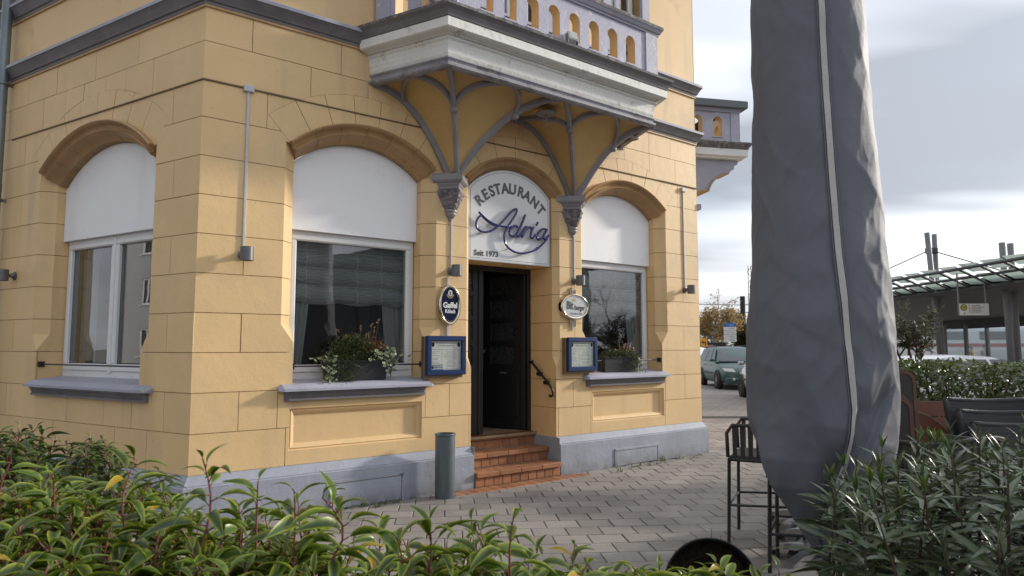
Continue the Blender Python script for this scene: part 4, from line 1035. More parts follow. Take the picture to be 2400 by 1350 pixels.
# ------------------------------------------------------------------ ground and paving
def ground_mat():
    m, t, b, nn, lk = node_mat('distant paving')
    pos = nn('ShaderNodeNewGeometry').outputs['Position']
    mpn = nn('ShaderNodeMapping'); mpn.inputs['Rotation'].default_value = (0, 0, rad(-5.5)); lk(pos, mpn.inputs[0])
    br = nn('ShaderNodeTexBrick'); br.inputs['Scale'].default_value = 1.0; br.inputs['Brick Width'].default_value = .283; br.inputs['Row Height'].default_value = .235
    br.inputs['Mortar Size'].default_value = .006; br.inputs['Color1'].default_value = (.29, .262, .24, 1); br.inputs['Color2'].default_value = (.24, .217, .20, 1); br.inputs['Mortar'].default_value = (.06, .052, .045, 1)
    lk(mpn.outputs[0], br.inputs['Vector'])
    nz = nn('ShaderNodeTexNoise'); nz.inputs['Scale'].default_value = .35; nz.inputs['Detail'].default_value = 6; lk(pos, nz.inputs['Vector'])
    mr = nn('ShaderNodeMapRange'); mr.inputs[1].default_value = .3; mr.inputs[2].default_value = .7; mr.inputs[3].default_value = .72; mr.inputs[4].default_value = 1.15; lk(nz.outputs[0], mr.inputs[0])
    mx_ = nn('ShaderNodeMixRGB', blend_type='MULTIPLY'); mx_.inputs[0].default_value = 1; lk(br.outputs[0], mx_.inputs[1]); lk(mr.outputs[0], mx_.inputs[2])
    lk(mx_.outputs[0], b.inputs['Base Color']); b.inputs['Roughness'].default_value = .9
    return m
g = G(); g.add([(-400, -200, -.016), (700, -200, -.016), (700, 900, -.016), (-400, 900, -.016)], [(0, 1, 2, 3)])
tag(g.obj('ground', mat('gravelly earth', (.22, .205, .18), .95, .3, .3)), kind='structure')
g = G(); g.add([(-30, -12, -.012), (60, -12, -.012), (60, 36, -.012), (-30, 36, -.012)], [(0, 1, 2, 3)])
yard = tag(g.obj('road', ground_mat()), kind='structure')
PV = E('pavement', Matrix()); tag(PV, kind='structure')
g = G(); g.add([(-9, -1, -.009), (11, -1, -.009), (11, 15, -.009), (-9, 15, -.009)], [(0, 1, 2, 3)]); g.obj('joint_sand', mSoil, PV, Matrix())
PW, PH, PA = .283, .235, rad(5.5)
ca, sa = math.cos(PA), math.sin(PA)
def in_building(x, y):
    q = Vector((x, y, 0)) - O
    a, b = q.dot(Fd), q.dot(Nd); c, d = q.dot(Ld), q.dot(NLd)
    return b < .0 and d < .0 and (Vector((x, y, 0))-RC).dot(NRd) < .0
def in_steps(x, y):
    q = Vector((x, y, 0)) - O; s, t = q.dot(Fd), q.dot(Nd); return 2.52 < s < 4.22 and t < .19
def pix(x, y):
    th = rad(4.894); Y = y*math.cos(th) - 1.5*math.sin(th); Z = -1.5*math.cos(th) - y*math.sin(th)
    return 1200+1600*x/Y, 675-1600*Z/Y
pav_me = []
for k in range(4):
    me = G().bbox(-PW/2+.0035, PW/2-.0035, -PH/2+.0035, PH/2-.0035, -.03, 0, .005).mesh('paver')
    me.materials.append(mPav); pav_me.append(me)
cand = []
for j in range(-12, 68):
    for i in range(-45, 50):
        u = (i + (.5 if j % 2 else 0))*PW; v = j*PH
        x, y = u*ca - v*sa, u*sa + v*ca
        if y < 2.6 or y > 14.5 or abs(x) > 10 or in_building(x, y) or in_steps(x, y): continue
        px_, py_ = pix(x, y)
        if -150 < px_ < 2550 and py_ < 1500: cand.append((x, y, px_, py_))
def seen(c):
    x, y, a, b = c
    if b > 1345: return False
    top = 1120 if a < 600 else (1150 if a < 760 else (1230 if a < 1000 else (1215 if a < 1300 else 1330)))
    if a < 1300 and b > top: return False
    if a > 1790 and a < 2400: return False
    return 560 < a and b > 985
vis = sorted([c for c in cand if seen(c)], key=lambda c: -c[3])[:300]
vs_ = set((c[0], c[1]) for c in vis)
Rp = RZ(PA)
rest = []
for c in cand:
    z = random.uniform(-.0022, .0018); tl = (random.uniform(-.006, .006), random.uniform(-.006, .006))
    M = T(c[0], c[1], z) @ Rp @ RX(tl[0]) @ RY(tl[1])
    if (c[0], c[1]) in vs_: obj_from(pav_me[0], 'paver', PV, M)
    else: rest.append(M)
base = pav_me[0]; n = len(base.vertices); co = np.empty(n*3); base.vertices.foreach_get('co', co); co = co.reshape(-1, 3)
polys = [tuple(p.vertices) for p in base.polygons]
g = G()
for M in rest:
    A = np.array(M); g.add((co @ A[:3, :3].T + A[:3, 3]).tolist(), polys)
pvo = tag(g.obj('pavers', mPav, PV, Matrix()), kind='stuff')
at_ = pvo.data.attributes.new('var', 'FLOAT', 'POINT'); at_.data.foreach_set('value', np.repeat(np.random.rand(len(rest)), n))

# ------------------------------------------------------------------ weeds in the wall joint
mWeed = leaf_mat('weed leaf', (.07, .12, .03), (.14, .17, .04), (.1, .1, .03), .2)
g = G()
for s, t, r, n in ((1.35, .10, .05, 16), (1.52, .12, .06, 18), (1.62, .20, .06, 16), (1.75, .12, .05, 14), (1.86, .12, .05, 12), (2.05, .1, .035, 8), (5.78, .12, .07, 20), (5.2, .2, .06, 14), (5.35, .26, .05, 12), (5.0, .25, .05, 10), (5.55, .25, .05, 12), (6.1, .16, .05, 12), (6.3, .2, .05, 12), (6.5, .12, .04, 10), (4.75, .35, .05, 10)):
    for k in range(n):
        a = random.uniform(0, 2*PI); l = r*random.uniform(.5, 1.3); w = .006; h = l*random.uniform(.1, .8)
        c = O + Fd*(s+random.gauss(0, .03)) + Nd*(t+random.gauss(0, .015)); d = Vector((math.cos(a), math.sin(a), 0)); q = Vector((-d.y, d.x, 0))
        g.add([c-q*w*.4, c+q*w*.4, c+d*l*.6+q*w+Vector((0, 0, h)), c+d*l+Vector((0, 0, h*.8)), c+d*l*.6-q*w+Vector((0, 0, h))], [(0, 1, 2, 4), (4, 2, 3)])
tag(g.obj('weeds', mWeed), 'small green weeds growing in the joint along the plinth', 'weeds', kind='stuff')

# ------------------------------------------------------------------ covered parasol
mCover = mat('grey polyester cover', (.140, .148, .172), .62, .06, 3, bump=.25, bs=900, fine=.05, fs=700, spec=.35, bump2=.10, b2s=5)
mZip = mat('pale zip tape', (.50, .49, .47), .6, .05, 4, bump=.3, bs=400)
def crease(m):
    t = m.node_tree; b = t.nodes['Principled BSDF']; geo = t.nodes.new('ShaderNodeNewGeometry'); prev = b.inputs['Normal'].links[0].from_socket if b.inputs['Normal'].links else None
    for sc_, rot, dist, st in ((1.9, 40, .030, .30), (3.6, -24, .018, .34), (7.0, 48, .010, .36), (15., -15, .004, .4)):
        mpn = t.nodes.new('ShaderNodeMapping'); mpn.inputs['Rotation'].default_value = (0, rad(rot), 0); mpn.inputs['Scale'].default_value = (.7, .7, 1.9); t.links.new(geo.outputs['Position'], mpn.inputs[0])
        nz = t.nodes.new('ShaderNodeTexNoise'); nz.noise_type = 'RIDGED_MULTIFRACTAL'; nz.inputs['Scale'].default_value = sc_; nz.inputs['Detail'].default_value = 1.5; nz.inputs['Distortion'].default_value = .5; t.links.new(mpn.outputs[0], nz.inputs['Vector'])
        bp = t.nodes.new('ShaderNodeBump'); bp.inputs['Distance'].default_value = dist*.35; bp.inputs['Strength'].default_value = st; t.links.new(nz.outputs[0], bp.inputs['Height'])
        if prev: t.links.new(prev, bp.inputs['Normal'])
        prev = bp.outputs[0]
    t.links.new(prev, b.inputs['Normal'])
crease(mCover)
UM = E('parasol', T(1.905, 4.25, 0), 'closed parasol in a tall grey zipped cover standing on the terrace', 'parasol')
prof = [(.22, .06), (.30, .10), (.38, .155), (.46, .215), (.55, .275), (.69, .355), (.85, .395), (1.05, .407), (1.27, .408), (1.66, .41), (2.06, .383), (2.6, .357), (3.15, .337), (3.71, .333), (4.1, .30), (4.35, .20), (4.45, .05)]
cen = [(.22, 1.90), (.46, 1.895), (.69, 1.885), (1.05, 1.89), (1.66, 1.91), (2.6, 1.915), (3.7, 1.905), (4.45, 1.90)]
def interp(tab, z):
    if z <= tab[0][0]: return tab[0][1]
    for (a, b), (c, d) in zip(tab[:-1], tab[1:]):
        if z <= c: return b + (d-b)*(z-a)/(c-a)
    return tab[-1][1]
def zipphi(z):
    x = interp([(.5, 1.80), (.68, 1.815), (.87, 1.86), (1.15, 1.90), (1.53, 1.88), (2.01, 1.862), (2.51, 1.855), (3.0, 1.85), (3.6, 1.845), (4.4, 1.85)], z)
    r = interp(prof, z); c = interp(cen, z)
    return -PI/2 + math.asin(max(-.9, min(.9, (x-c)/max(r, .2))))
def cov(phi, z, off=0):
    r = interp(prof, z); c = interp(cen, z)
    zf = max(0., min(1., (1.18-z)/.55))
    dphi = phi - zipphi(z)
    dphi = math.atan2(math.sin(dphi), math.cos(dphi))
    # gathered folds near the hem: flaps tucked behind one another
    def sst(x, w): x = max(0., min(1., x/w)); return x*x*(3-2*x)
    f = 0
    k = sst(1.10-z, .35); pc = -1.50 + (1.08-z)*1.35
    f += k*(.045*sst(dphi-pc, .05)*(1-sst(dphi-pc-.2, .55)) - .065*sst(pc-dphi, .07))
    k = sst(.98-z, .30); f -= .11*k*sst(dphi+.52-(.95-z)*.3, .42)*(1-sst(dphi+.07, .06))
    k = sst(1.34-z, .25); pc = .95 - (1.34-z)*1.5
    f -= .045*k*sst(pc-dphi, .07)*(1-sst(pc-.35-dphi, .5))*(1 if dphi > .02 else 0)
    for pc, wd, am, top in ((1.25, .3, -.07, 1.1), (1.9, .4, -.08, 1.1), (-2.1, .4, -.08, 1.1), (3.0, .4, -.08, 1.1)):
        k = min(1., max(0., (top-z)/.55)); q = abs(math.atan2(math.sin(dphi-pc), math.cos(dphi-pc)))/(wd*(.45+.75*k))
        if q < 1: f += am*k*(1-q)**1.2
    dn = Vector((math.cos(phi)*1.2, math.sin(phi)*1.2, z*1.0))
    wr = noise.noise(dn*1.5 + Vector((3, 0, 7)))*.02
    for fz, fp, sl, am, ln in ((2.95, -.75, .55, .012, .5), (2.72, -.2, -.35, .010, .4), (2.42, -.95, .5, .016, .6), (2.2, -.25, .35, .014, .5), (1.98, -.8, -.3, .018, .5), (1.80, -1.0, .30, .024, .6), (1.62, -.55, -.25, .024, .55), (1.45, -.9, .4, .018, .5), (1.30, -.35, .5, .018, .5), (2.05, .75, .6, .018, .4), (2.3, .95, -.5, .016, .4), (1.75, .7, -.6, .016, .4), (2.55, .85, .5, .014, .4), (1.5, .8, .5, .02, .5), (3.3, -.6, .4, .010, .5), (3.5, -.9, -.4, .008, .5)):
        dd = (z-fz) - sl*(dphi-fp); e = abs(dphi-fp)/ln
        if e < 1: wr += .22*am*(1-e*e)*(math.exp(-(max(dd, 0)/.10)**2) if dd > 0 else math.exp(-(dd/.028)**2))
    v = noise.noise(Vector((phi*1.4+z*1.6, z*2.2-phi*.9, 4.2))); wr += (.5-abs(v))*.03*min(1., max(.25, (2.8-z)/1.6))
    v = noise.noise(Vector((phi*3.1-z*2.0, z*3.4+phi*1.2, 9.7))); wr += (.4-abs(v))*.012*min(1., max(.35, (3.2-z)/1.4))
    # sharp crease network
    for a, b_, c_, am, sh in ((1.3, 2.0, 1.2, .010, 2.4), (2.3, -1.6, 2.4, .005, 2.8), (3.4, 2.8, 4.6, .0025, 3.0)):
        v = noise.noise(Vector((phi*a + z*b_, z*c_ - phi*.6, a*5.1)))
        msk = .5+.5*noise.noise(Vector((phi*1.1, z*.9, a*2.7)))
        wr += am*msk*(1-min(1., abs(v)*sh))**2
    wr -= .008*math.exp(-(dphi/.08)**2)
    rr = max(.03, r + f*(r/.36) + wr*min(1, r/.3) + off)
    return (c + rr*math.cos(phi) - 1.905, rr*math.sin(phi), z)
g = G(); g.grid(lambda u, v: cov(2*PI*u, .26+(4.44-.26)*v**1.0), 340, 320, closed_u=True)
g.obj('cover', mCover, UM, W[UM.name], smooth=True)
def strip(w0, w1, off, z0=.62, z1=4.3, n=90):
    g = G(); V = []
    for z in ease(n, z0, z1):
        p = zipphi(z); r = interp(prof, z); V += [cov(p+w0/r, z, off), cov(p+(w0+w1)/2/r, z, off+.002), cov(p+w1/r, z, off)]
    g.add(V, [(3*i+j, 3*i+j+1, 3*i+j+4, 3*i+j+3) for i in range(n) for j in range(2)]); return g
strip(-.016, .016, .019).obj('zip_tape', mZip, UM, W[UM.name], smooth=True)
for a in (-.026, .022): strip(a, a+.004, .013).obj('seam', mat('cover seam', (.20, .21, .23), .7), UM, W[UM.name])
G().lathe([(.028, .0), (.028, 4.3)], 12).obj('pole', mLamp, UM, W[UM.name])
G().bbox(-.40, .40, -.40, .40, 0, .06, .015).obj('base_plate', mat('concrete foot', (.2, .2, .2), .9), UM, W[UM.name])
G().add([(-.075, -.17, .62), (.075, -.17, .62), (.075, -.165, .71), (-.075, -.165, .71)], [(0, 1, 2, 3)]).obj('label_patch', mat('pale label cloth', (.5, .52, .52), .8), UM, W[UM.name] @ T(.13, -.06, .06))

# ------------------------------------------------------------------ bar stools with strap arms
mFrame = mat('anthracite tube', (.022, .021, .022), .45, .15, 8, coord='OBJ')
mStrap = mat('taupe strap', (.062, .053, .050), .75, .15, 8, bump=.4, bs=200, coord='OBJ')
def stool(M, label):
    o = E('bar_stool', M, label, 'stool', 'strap armed bar stools'); w, d, sh, ah = .25, .25, .64, .93
    for sx in (-1, 1):
        for sy in (-1, 1): G().tube([(sx*(w+.015), sy*(d+.015), 0), (sx*w, sy*d, sh)], .013, 8).obj('leg', mFrame, o, M)
    g = G(); r = .012
    loop = [(-w, -d, sh), (w, -d, sh), (w, d, sh), (-w, d, sh), (-w, -d, sh)]
    for a, b in zip(loop[:-1], loop[1:]): g.tube([a, b], .014, 6)
    g.obj('seat_frame', mFrame, o, M)
    g = G(); z = .30
    loop = [(-w-.01, -d-.01, z), (w+.01, -d-.01, z-.0), (w+.01, d+.01, z+.03), (-w-.01, d+.01, z+.03), (-w-.01, -d-.01, z)]
    for a, b in zip(loop[:-1], loop[1:]): g.tube([a, b], .010, 6)
    g.obj('footrest', mFrame, o, M)
    # U-shaped arm and back rail, open at the front (-y side)
    def u_path(inset, zz, n=7):
        P = [(-w+inset, -d, 0)]; R = .16
        P += [(-w+inset, d-R, 0)] + [(-w+inset+R-R*math.cos(a), d-R+R*math.sin(a), 0) for a in ease(n, 0, PI/2)][1:]
        P += [(w-inset-R+R*math.sin(a), d-R+R*math.cos(a), 0) for a in ease(n, 0, PI/2)] + [(w-inset, -d, 0)]
        return P
    P = u_path(-.02, 0); m = len(P)
    def rz(i): q = min(i, m-1-i)/(m/2); return ah - .03 + .06*q
    top = [(-w-.02, -d-.005, sh+.02), (-w-.02, -d-.01, ah-.09)] + [(p[0], p[1]+(.03 if i in (0, m-1) else 0), rz(i)) for i, p in enumerate(P)] + [(w+.02, -d-.01, ah-.09), (w+.02, -d-.005, sh+.02)]
    G().tube(top, .014, 8).obj('arm_rail', mStrap, o, M, smooth=True)
    # straps
    L = [0]
    for a, b in zip(P[:-1], P[1:]): L.append(L[-1] + (Vector(b)-Vector(a)).length)
    n = 24
    for k in range(n):
        s = L[-1]*(k+.8)/(n+.6)
        i = max(j for j in range(m-1) if L[j] <= s); t = (s-L[i])/(L[i+1]-L[i]+1e-9); p = Vector(P[i])*(1-t)+Vector(P[i+1])*t; tg = (Vector(P[i+1])-Vector(P[i])).normalized(); nr = Vector((tg.y, -tg.x, 0))
        hz = rz(i)*(1-t)+rz(i+1)*t; hw = .0155
        q = p*1.0; q.x = max(-w, min(w, q.x)); q.y = min(d, q.y)
        V = []
        for zz, pp in ((sh-.01, q), (sh+.12, p*.7+q*.3), (hz+.01, p)):
            for e in (-1, 1):
                for f in (-1, 1): V.append((pp.x+tg.x*hw*e+nr.x*.004*f, pp.y+tg.y*hw*e+nr.y*.004*f, zz))
        Fs = []
        for b in (0, 4): Fs += [(b, b+4, b+6, b+2), (b+1, b+3, b+7, b+5), (b, b+1, b+5, b+4), (b+2, b+6, b+7, b+3)]
        G().add(V, Fs).obj('strap', mStrap, o, M)
    G().bbox(-w+.01, w-.01, -d, d-.01, sh-.01, sh+.03, .012).obj('seat', mStrap, o, M)
    return o
def stool_at(x, y, a): return T(x, y, 0) @ RZ(a)
aS = rad(-116)
s1 = stool(stool_at(1.995, 5.43, aS), 'strap armed bar stool behind the grey parasol cover, farther from the upturned pot')
stool(stool_at(2.0, 4.62, aS), 'strap armed bar stool right beside the foot of the grey parasol cover')
stool(stool_at(2.72, 4.35, rad(200)), 'strap armed bar stool half hidden behind the oleander')

# ------------------------------------------------------------------ flip-top tables pushed together
mAlu = mat('matt aluminium', (.20, .20, .21), .42, .08, 6, metal=.8, coord='OBJ')
mTop = mat('dark brown table underside', (.032, .025, .024), .5, .2, 4, coord='OBJ')
mEdge = mat('red brown wood edge', (.115, .048, .030), .5, .25, 6, coord='OBJ')
mWood = mat('red brown slats', (.15, .055, .032), .5, .25, 3, bump=.3, bs=40, coord='OBJ', aniso=(1, 1, 12))
def flip_table(M, label):
    o = E('folding_table', M, label, 'table', 'flip top tables pushed together')
    for a in (0, 90, 180, 270):
        g = G(); V = []
        for t in ease(8, 0, 1):
            r = .05 + .33*t; z = .055 + .075*(1-t**2.2) - (.03 if t > .95 else 0); h = .05*(1-.35*t); wd = .04 + .015*t
            for e in (-1, 1): V += [(r, e*wd, z-h), (r, e*wd*.7, z)]
        Fs = []
        for i in range(8):
            b = i*4; Fs += [(b+1, b+5, b+7, b+3), (b, b+4, b+5, b+1), (b+3, b+7, b+6, b+2), (b+2, b+6, b+4, b)]
        Fs += [(0, 1, 3, 2), (32, 34, 35, 33)]
        g.add(V, Fs); g.add([(.36, -.04, .035), (.385, 0, .03), (.36, .04, .035), (.36, -.035, 0), (.38, 0, 0), (.36, .035, 0)], [(0, 1, 4, 3), (1, 2, 5, 4), (0, 2, 1), (3, 4, 5), (2, 0, 3, 5)])
        g.obj('foot', mAlu, o, M @ RZ(rad(a+45)), auto=40)
    G().lathe([(.05, .08), (.032, .12), (.030, .68), (.05, .70)], 16).obj('column', mAlu, o, M, auto=40)
    return o
def rrect(w, h, r, n=6):
    P = []
    for cx, cz, a0 in ((w-r, h-r, 0), (-w+r, h-r, 90), (-w+r, -h+r, 180), (w-r, -h+r, 270)):
        P += [(cx+r*math.cos(rad(a)), cz+r*math.sin(rad(a))) for a in ease(n, a0, a0+90)]
    return P
tabs = [(2.46, 5.78, 'flip top table farthest back in the row behind the parasol'), (2.42, 5.52, 'flip top table third from the front in the row behind the parasol'), (2.30, 5.18, 'flip top table second from the front in the row behind the parasol'), (2.10, 4.80, 'flip top table at the front of the row, beside the bar stools')]
for i, (x, y, lb) in enumerate(tabs):
    o = flip_table(T(x, y, 0) @ RZ(rad(-12)), lb); M = W[o.name] @ T(.0, .06, .98) @ RX(rad(-4))
    w, h = (.38, .34)
    w = .39; M = W[o.name] @ T(.36 if i < 2 else .24, .05, .96 if i < 2 else .80) @ RX(rad(-4))
    G().pr(rrect(w, h, .07), [], -.008, .012).obj('table_top', mTop, o, M)
    G().pr(rrect(w+.012, h+.012, .08), [rrect(w-.012, h-.012, .06)], -.014, .016).obj('edge_band', mEdge, o, M)
# wooden tops leaning farther back
o = E('wooden_table', T(3.95, 6.75, 0) @ RZ(rad(-14)), 'red brown slatted wooden table top standing on edge behind the parasol', 'table'); M = W[o.name]
for i in range(5): G().bbox(-.75, .75, -.015, .015, .20+i*.155, .20+i*.155+.148, .004).obj('slat', mWood, o, M @ RX(rad(-6)))
for x in (-.6, .6): G().bbox(x-.03, x+.03, .018, .06, .0, .9, .004).obj('leg', mWood, o, M @ RX(rad(-6)))
o = E('round_table', T(3.52, 6.15, .0) @ RZ(rad(-10)), 'round red brown table top standing on edge beside the wicker chairs', 'table'); M = W[o.name] @ RX(rad(-7))
ci = [(.43*math.cos(a), .50+.43*math.sin(a)) for a in ease(40, 0, 2*PI)[:-1]]; ci2 = [(.445*math.cos(a), .50+.445*math.sin(a)) for a in ease(40, 0, 2*PI)[:-1]]
G().pr(ci, [], -.012, .012).obj('table_top', mWood, o, M); G().pr(ci2, [ci], -.014, .014).obj('edge_band', mat('pale table edge', (.22, .16, .12), .5), o, M)
G().box(-.3, .3, .02, .06, .0, .09).obj('foot', mFrame, o, M)

# ------------------------------------------------------------------ stacked wicker chairs
def wicker_mat():
    m, t, b, nn, lk = node_mat('black wicker weave')
    src = nn('ShaderNodeTexCoord').outputs['Object']
    br = nn('ShaderNodeTexBrick'); br.inputs['Scale'].default_value = 1; br.inputs['Brick Width'].default_value = .03; br.inputs['Row Height'].default_value = .011; br.inputs['Mortar Size'].default_value = .002; br.inputs['Mortar Smooth'].default_value = 1.0
    mpn = nn('ShaderNodeMapping'); mpn.inputs['Rotation'].default_value = (PI/2, 0, 0); lk(src, mpn.inputs[0]); lk(mpn.outputs[0], br.inputs['Vector'])
    bp = nn('ShaderNodeBump'); bp.inputs['Distance'].default_value = .006; bp.invert = True; lk(br.outputs['Fac'], bp.inputs['Height']); lk(bp.outputs[0], b.inputs['Normal'])
    cr = nn('ShaderNodeMixRGB'); cr.inputs[1].default_value = (.030, .030, .034, 1); cr.inputs[2].default_value = (.008, .008, .009, 1); lk(br.outputs['Fac'], cr.inputs[0]); lk(cr.outputs[0], b.inputs['Base Color'])
    b.inputs['Roughness'].default_value = .42; return m
mWick = wicker_mat()
def wchair(M, label):
    o = E('wicker_chair', M, label, 'chair', 'stack of black wicker chairs'); w = .30
    def back(u, v, y0):
        x = (u-.5)*2*w*(1+.04*v); curve = -.05*(1-(2*u-1)**2); z = .42+.45*v - (.02*(1-(2*u-1)**2) if v > .9 else 0)
        return (x, .26+.10*v+curve*-1+y0, z)
    g = G(); g.grid(lambda u, v: back(u, v, 0), 14, 10); g.grid(lambda u, v: back(1-u, v, .045), 14, 10)
    rim = [Vector(back(u, 1, .022)) for u in ease(14, 0, 1)]
    g.obj('backrest', mWick, o, M, smooth=True)
    G().tube(rim, .026, 10).obj('top_rail', mWick, o, M, smooth=True)
    for e in (0, 1): G().tube([back(e, v, .022) for v in ease(6, 0, 1)], .026, 8).obj('side_rail', mWick, o, M, smooth=True)
    G().bbox(-w, w, -.28, .28, .38, .44, .02).obj('seat', mWick, o, M)
    for sx in (-1, 1):
        for sy in (-1, 1): G().bbox(sx*(w-.03)-.022, sx*(w-.03)+.022, sy*.25-.022, sy*.25+.022, 0, .39, .004).obj('leg', mWick, o, M)
    return o
for i, (dx, dy, dz, lb) in enumerate(((0, 0, 0, 'black wicker chair lowest in the stack beside the oleander'), (-.03, .12, .09, 'black wicker chair in the middle of the stack by the hedge'), (-.06, .24, .18, 'black wicker chair on top of the stack by the hedge'))):
    wchair(T(4.03+dx, 5.25+dy, dz) @ RZ(rad(-8)), lb)

# ------------------------------------------------------------------ tipped black planter
mPot = mat('black plastic pot', (.014, .014, .016), .35, .1, 4, coord='OBJ')
M = T(1.06, 3.80, .235) @ RZ(rad(-8)) @ RX(rad(84))
o = E('tipped_planter', M, 'black bowl planter lying on its side on the paving beside the bar stools', 'planter')
G().lathe([(.001, -.26), (.13, -.26), (.165, -.22), (.205, -.08), (.235, .08), (.245, .10), (.238, .105), (.225, .08), (.195, -.08), (.15, -.2), (.001, -.21)], 44).obj('bowl', mPot, o, M, smooth=True)
def soilf(u, v): a = 2*PI*u; r = .205*v; return (r*math.cos(a), r*math.sin(a), -.05 - .09*(1-v) + .02*noise.noise(Vector((r*math.cos(a)*20, r*math.sin(a)*20, 1))))
G().grid(soilf, 36, 12, closed_u=True).obj('soil', mat('dry potting soil', (.035, .024, .016), .95, .4, 40, bump=1.0, bs=60, coord='OBJ'), o, M, smooth=True)
g = G()
for k in range(60):
    a = random.uniform(0, 2*PI); r = random.uniform(.02, .19); p = Vector((r*math.cos(a), r*math.sin(a), -.05)); q = p + Vector((random.gauss(0, .05), random.gauss(0, .05), random.uniform(.0, .12))); g.tube([p, (p+q)/2+Vector((random.gauss(0, .01), 0, 0)), q], .0013, 4, caps=False)
g.obj('dry_roots', mat('dry roots', (.14, .10, .06), .9, coord='OBJ'), o, M)
# ------------------------------------------------------------------ leaves
def leaf_tpl(L, Wd, fold=.35, droop=.25, nseg=5, tip=1.0, midrib=False, base=.0):
    """leaf along +x, margins carry edge=1; returns verts, faces, edge"""
    V = []; ed = []; Fs = []
    for i in range(nseg+1):
        t = i/nseg; w = Wd/2*(math.sin(PI*min(1, (t+base)/(1+base))**.85)**.9 if 0 < t < 1 else .02)
        x = L*(t - abs(droop)*.28*t*t); z = -L*droop*.75*t*t*tip
        V += [(x, -w, z + w*fold), (x, 0, z), (x, w, z + w*fold)]; ed += [1, 0, 1] if not midrib else [0, 1, 0]
    for i in range(nseg):
        b = 3*i; Fs += [(b, b+3, b+4, b+1), (b+1, b+4, b+5, b+2)]
    return np.array(V), Fs, np.array(ed, float)
def leaf_mesh(tpl, m, name='leaf'):
    V, Fs, ed = tpl; me = bpy.data.meshes.new(name); me.from_pydata(V.tolist(), [], Fs); me.materials.append(m)
    a = me.attributes.new('edge', 'FLOAT', 'POINT'); a.data.foreach_set('value', ed)
    me.polygons.foreach_set('use_smooth', [True]*len(me.polygons)); return me
def leaf_mass(name, tpl, Ms, m, parent, M=None, kind='stuff'):
    V, Fs, ed = tpl; n = len(V); A = np.array([np.array(q) for q in Ms]); N = len(A)
    P = np.einsum('nij,kj->nki', A[:, :3, :3], V) + A[:, None, :3, 3]
    F_ = np.array(Fs); allF = (F_[None] + (np.arange(N)*n)[:, None, None]).reshape(-1, 4)
    me = bpy.data.meshes.new(name); me.vertices.add(N*n); me.vertices.foreach_set('co', P.reshape(-1))
    me.loops.add(allF.size); me.loops.foreach_set('vertex_index', allF.reshape(-1).astype(np.int32))
    me.polygons.add(len(allF)); me.polygons.foreach_set('loop_start', np.arange(0, allF.size, 4, dtype=np.int32)); me.polygons.foreach_set('loop_total', np.full(len(allF), 4, dtype=np.int32))
    me.update(calc_edges=True); me.polygons.foreach_set('use_smooth', [True]*len(allF))
    a = me.attributes.new('edge', 'FLOAT', 'POINT'); a.data.foreach_set('value', np.tile(ed, N))
    a = me.attributes.new('var', 'FLOAT', 'POINT'); a.data.foreach_set('value', np.repeat(np.random.rand(N), n))
    me.materials.append(m)
    o = put(bpy.data.objects.new(name, me), parent, M if M is not None else (W[parent.name] if parent is not None else Matrix()))
    if kind: o['kind'] = kind
    return o
def aim(p, d, roll, s=1.0):
    """matrix putting a leaf at p pointing along d, its upper side up, then rolled"""
    d = d.normalized(); up = Vector((0, 0, 1))
    y = up.cross(d)
    if y.length < .05: y = Vector((random.gauss(0, 1), random.gauss(0, 1), 0))
    y.normalize(); z = d.cross(y)
    M = Matrix(((d.x, y.x, z.x, p.x), (d.y, y.y, z.y, p.y), (d.z, y.z, z.z, p.z), (0, 0, 0, 1)))
    return M @ RX(roll) @ Matrix.Diagonal((s, s, s, 1))
mLaur = leaf_mat('laurel leaf', (.016, .044, .008), (.070, .135, .014), (.36, .41, .035), .8, .36, .27, 2.5, (.42, .24, .02))
mLaurD = leaf_mat('dark laurel leaf', (.025, .055, .018), (.07, .11, .025), (.17, .19, .035), .6, .4, .22, 2.0)
mRed = mat('red laurel stem', (.17, .05, .04), .5, .3, 30)
mTwig = mat('woody twig', (.075, .05, .035), .8, .3, 20)
TL = leaf_tpl(.115, .029, .6, .8, 7)

def laurel(name, xs, yr, topf, label, m, nsh, lead, nobj, sc=1.0):
    """a strip of leafy shoots; topf gives the height of the top at x"""
    root = E(name, T((xs[0]+xs[1])/2, (yr[0]+yr[1])/2, 0), label, 'hedge'); Ms = []; stems = G(); reds = G()
    for k in range(nsh):
        x = random.uniform(*xs); y = random.uniform(*yr)
        zt = topf(x, y) - abs(random.gauss(0, .05)) - (random.uniform(0, .25) if random.random() < .45 else 0)
        shoot(x, y, zt, random.uniform(.13, .22), Ms, reds, stems, sc)
    for x, y, zt, L in lead: shoot(x, y, zt, L, Ms, reds, stems, sc, True)
    # the largest leaves in view become single objects
    def size(q):
        p = q.translation; a = 1200+1600*p.x/max(.1, p.y); b = 812+1600*(1.5-p.z)/max(.1, p.y)
        return (1/p.y if (-50 < a < 2450 and b < 1370) else 0) + (p.z-.9)*.9
    Ms.sort(key=size, reverse=True)
    me = leaf_mesh(TL, m)
    for q in Ms[:nobj]: obj_from(me, 'leaf', root, q)
    if len(Ms) > nobj: leaf_mass('foliage', TL, Ms[nobj:], m, root, Matrix())
    reds.obj('shoots', mRed, root, Matrix(), smooth=True)['kind'] = 'stuff'; stems.obj('branches', mTwig, root, Matrix(), smooth=True)['kind'] = 'stuff'
    return root
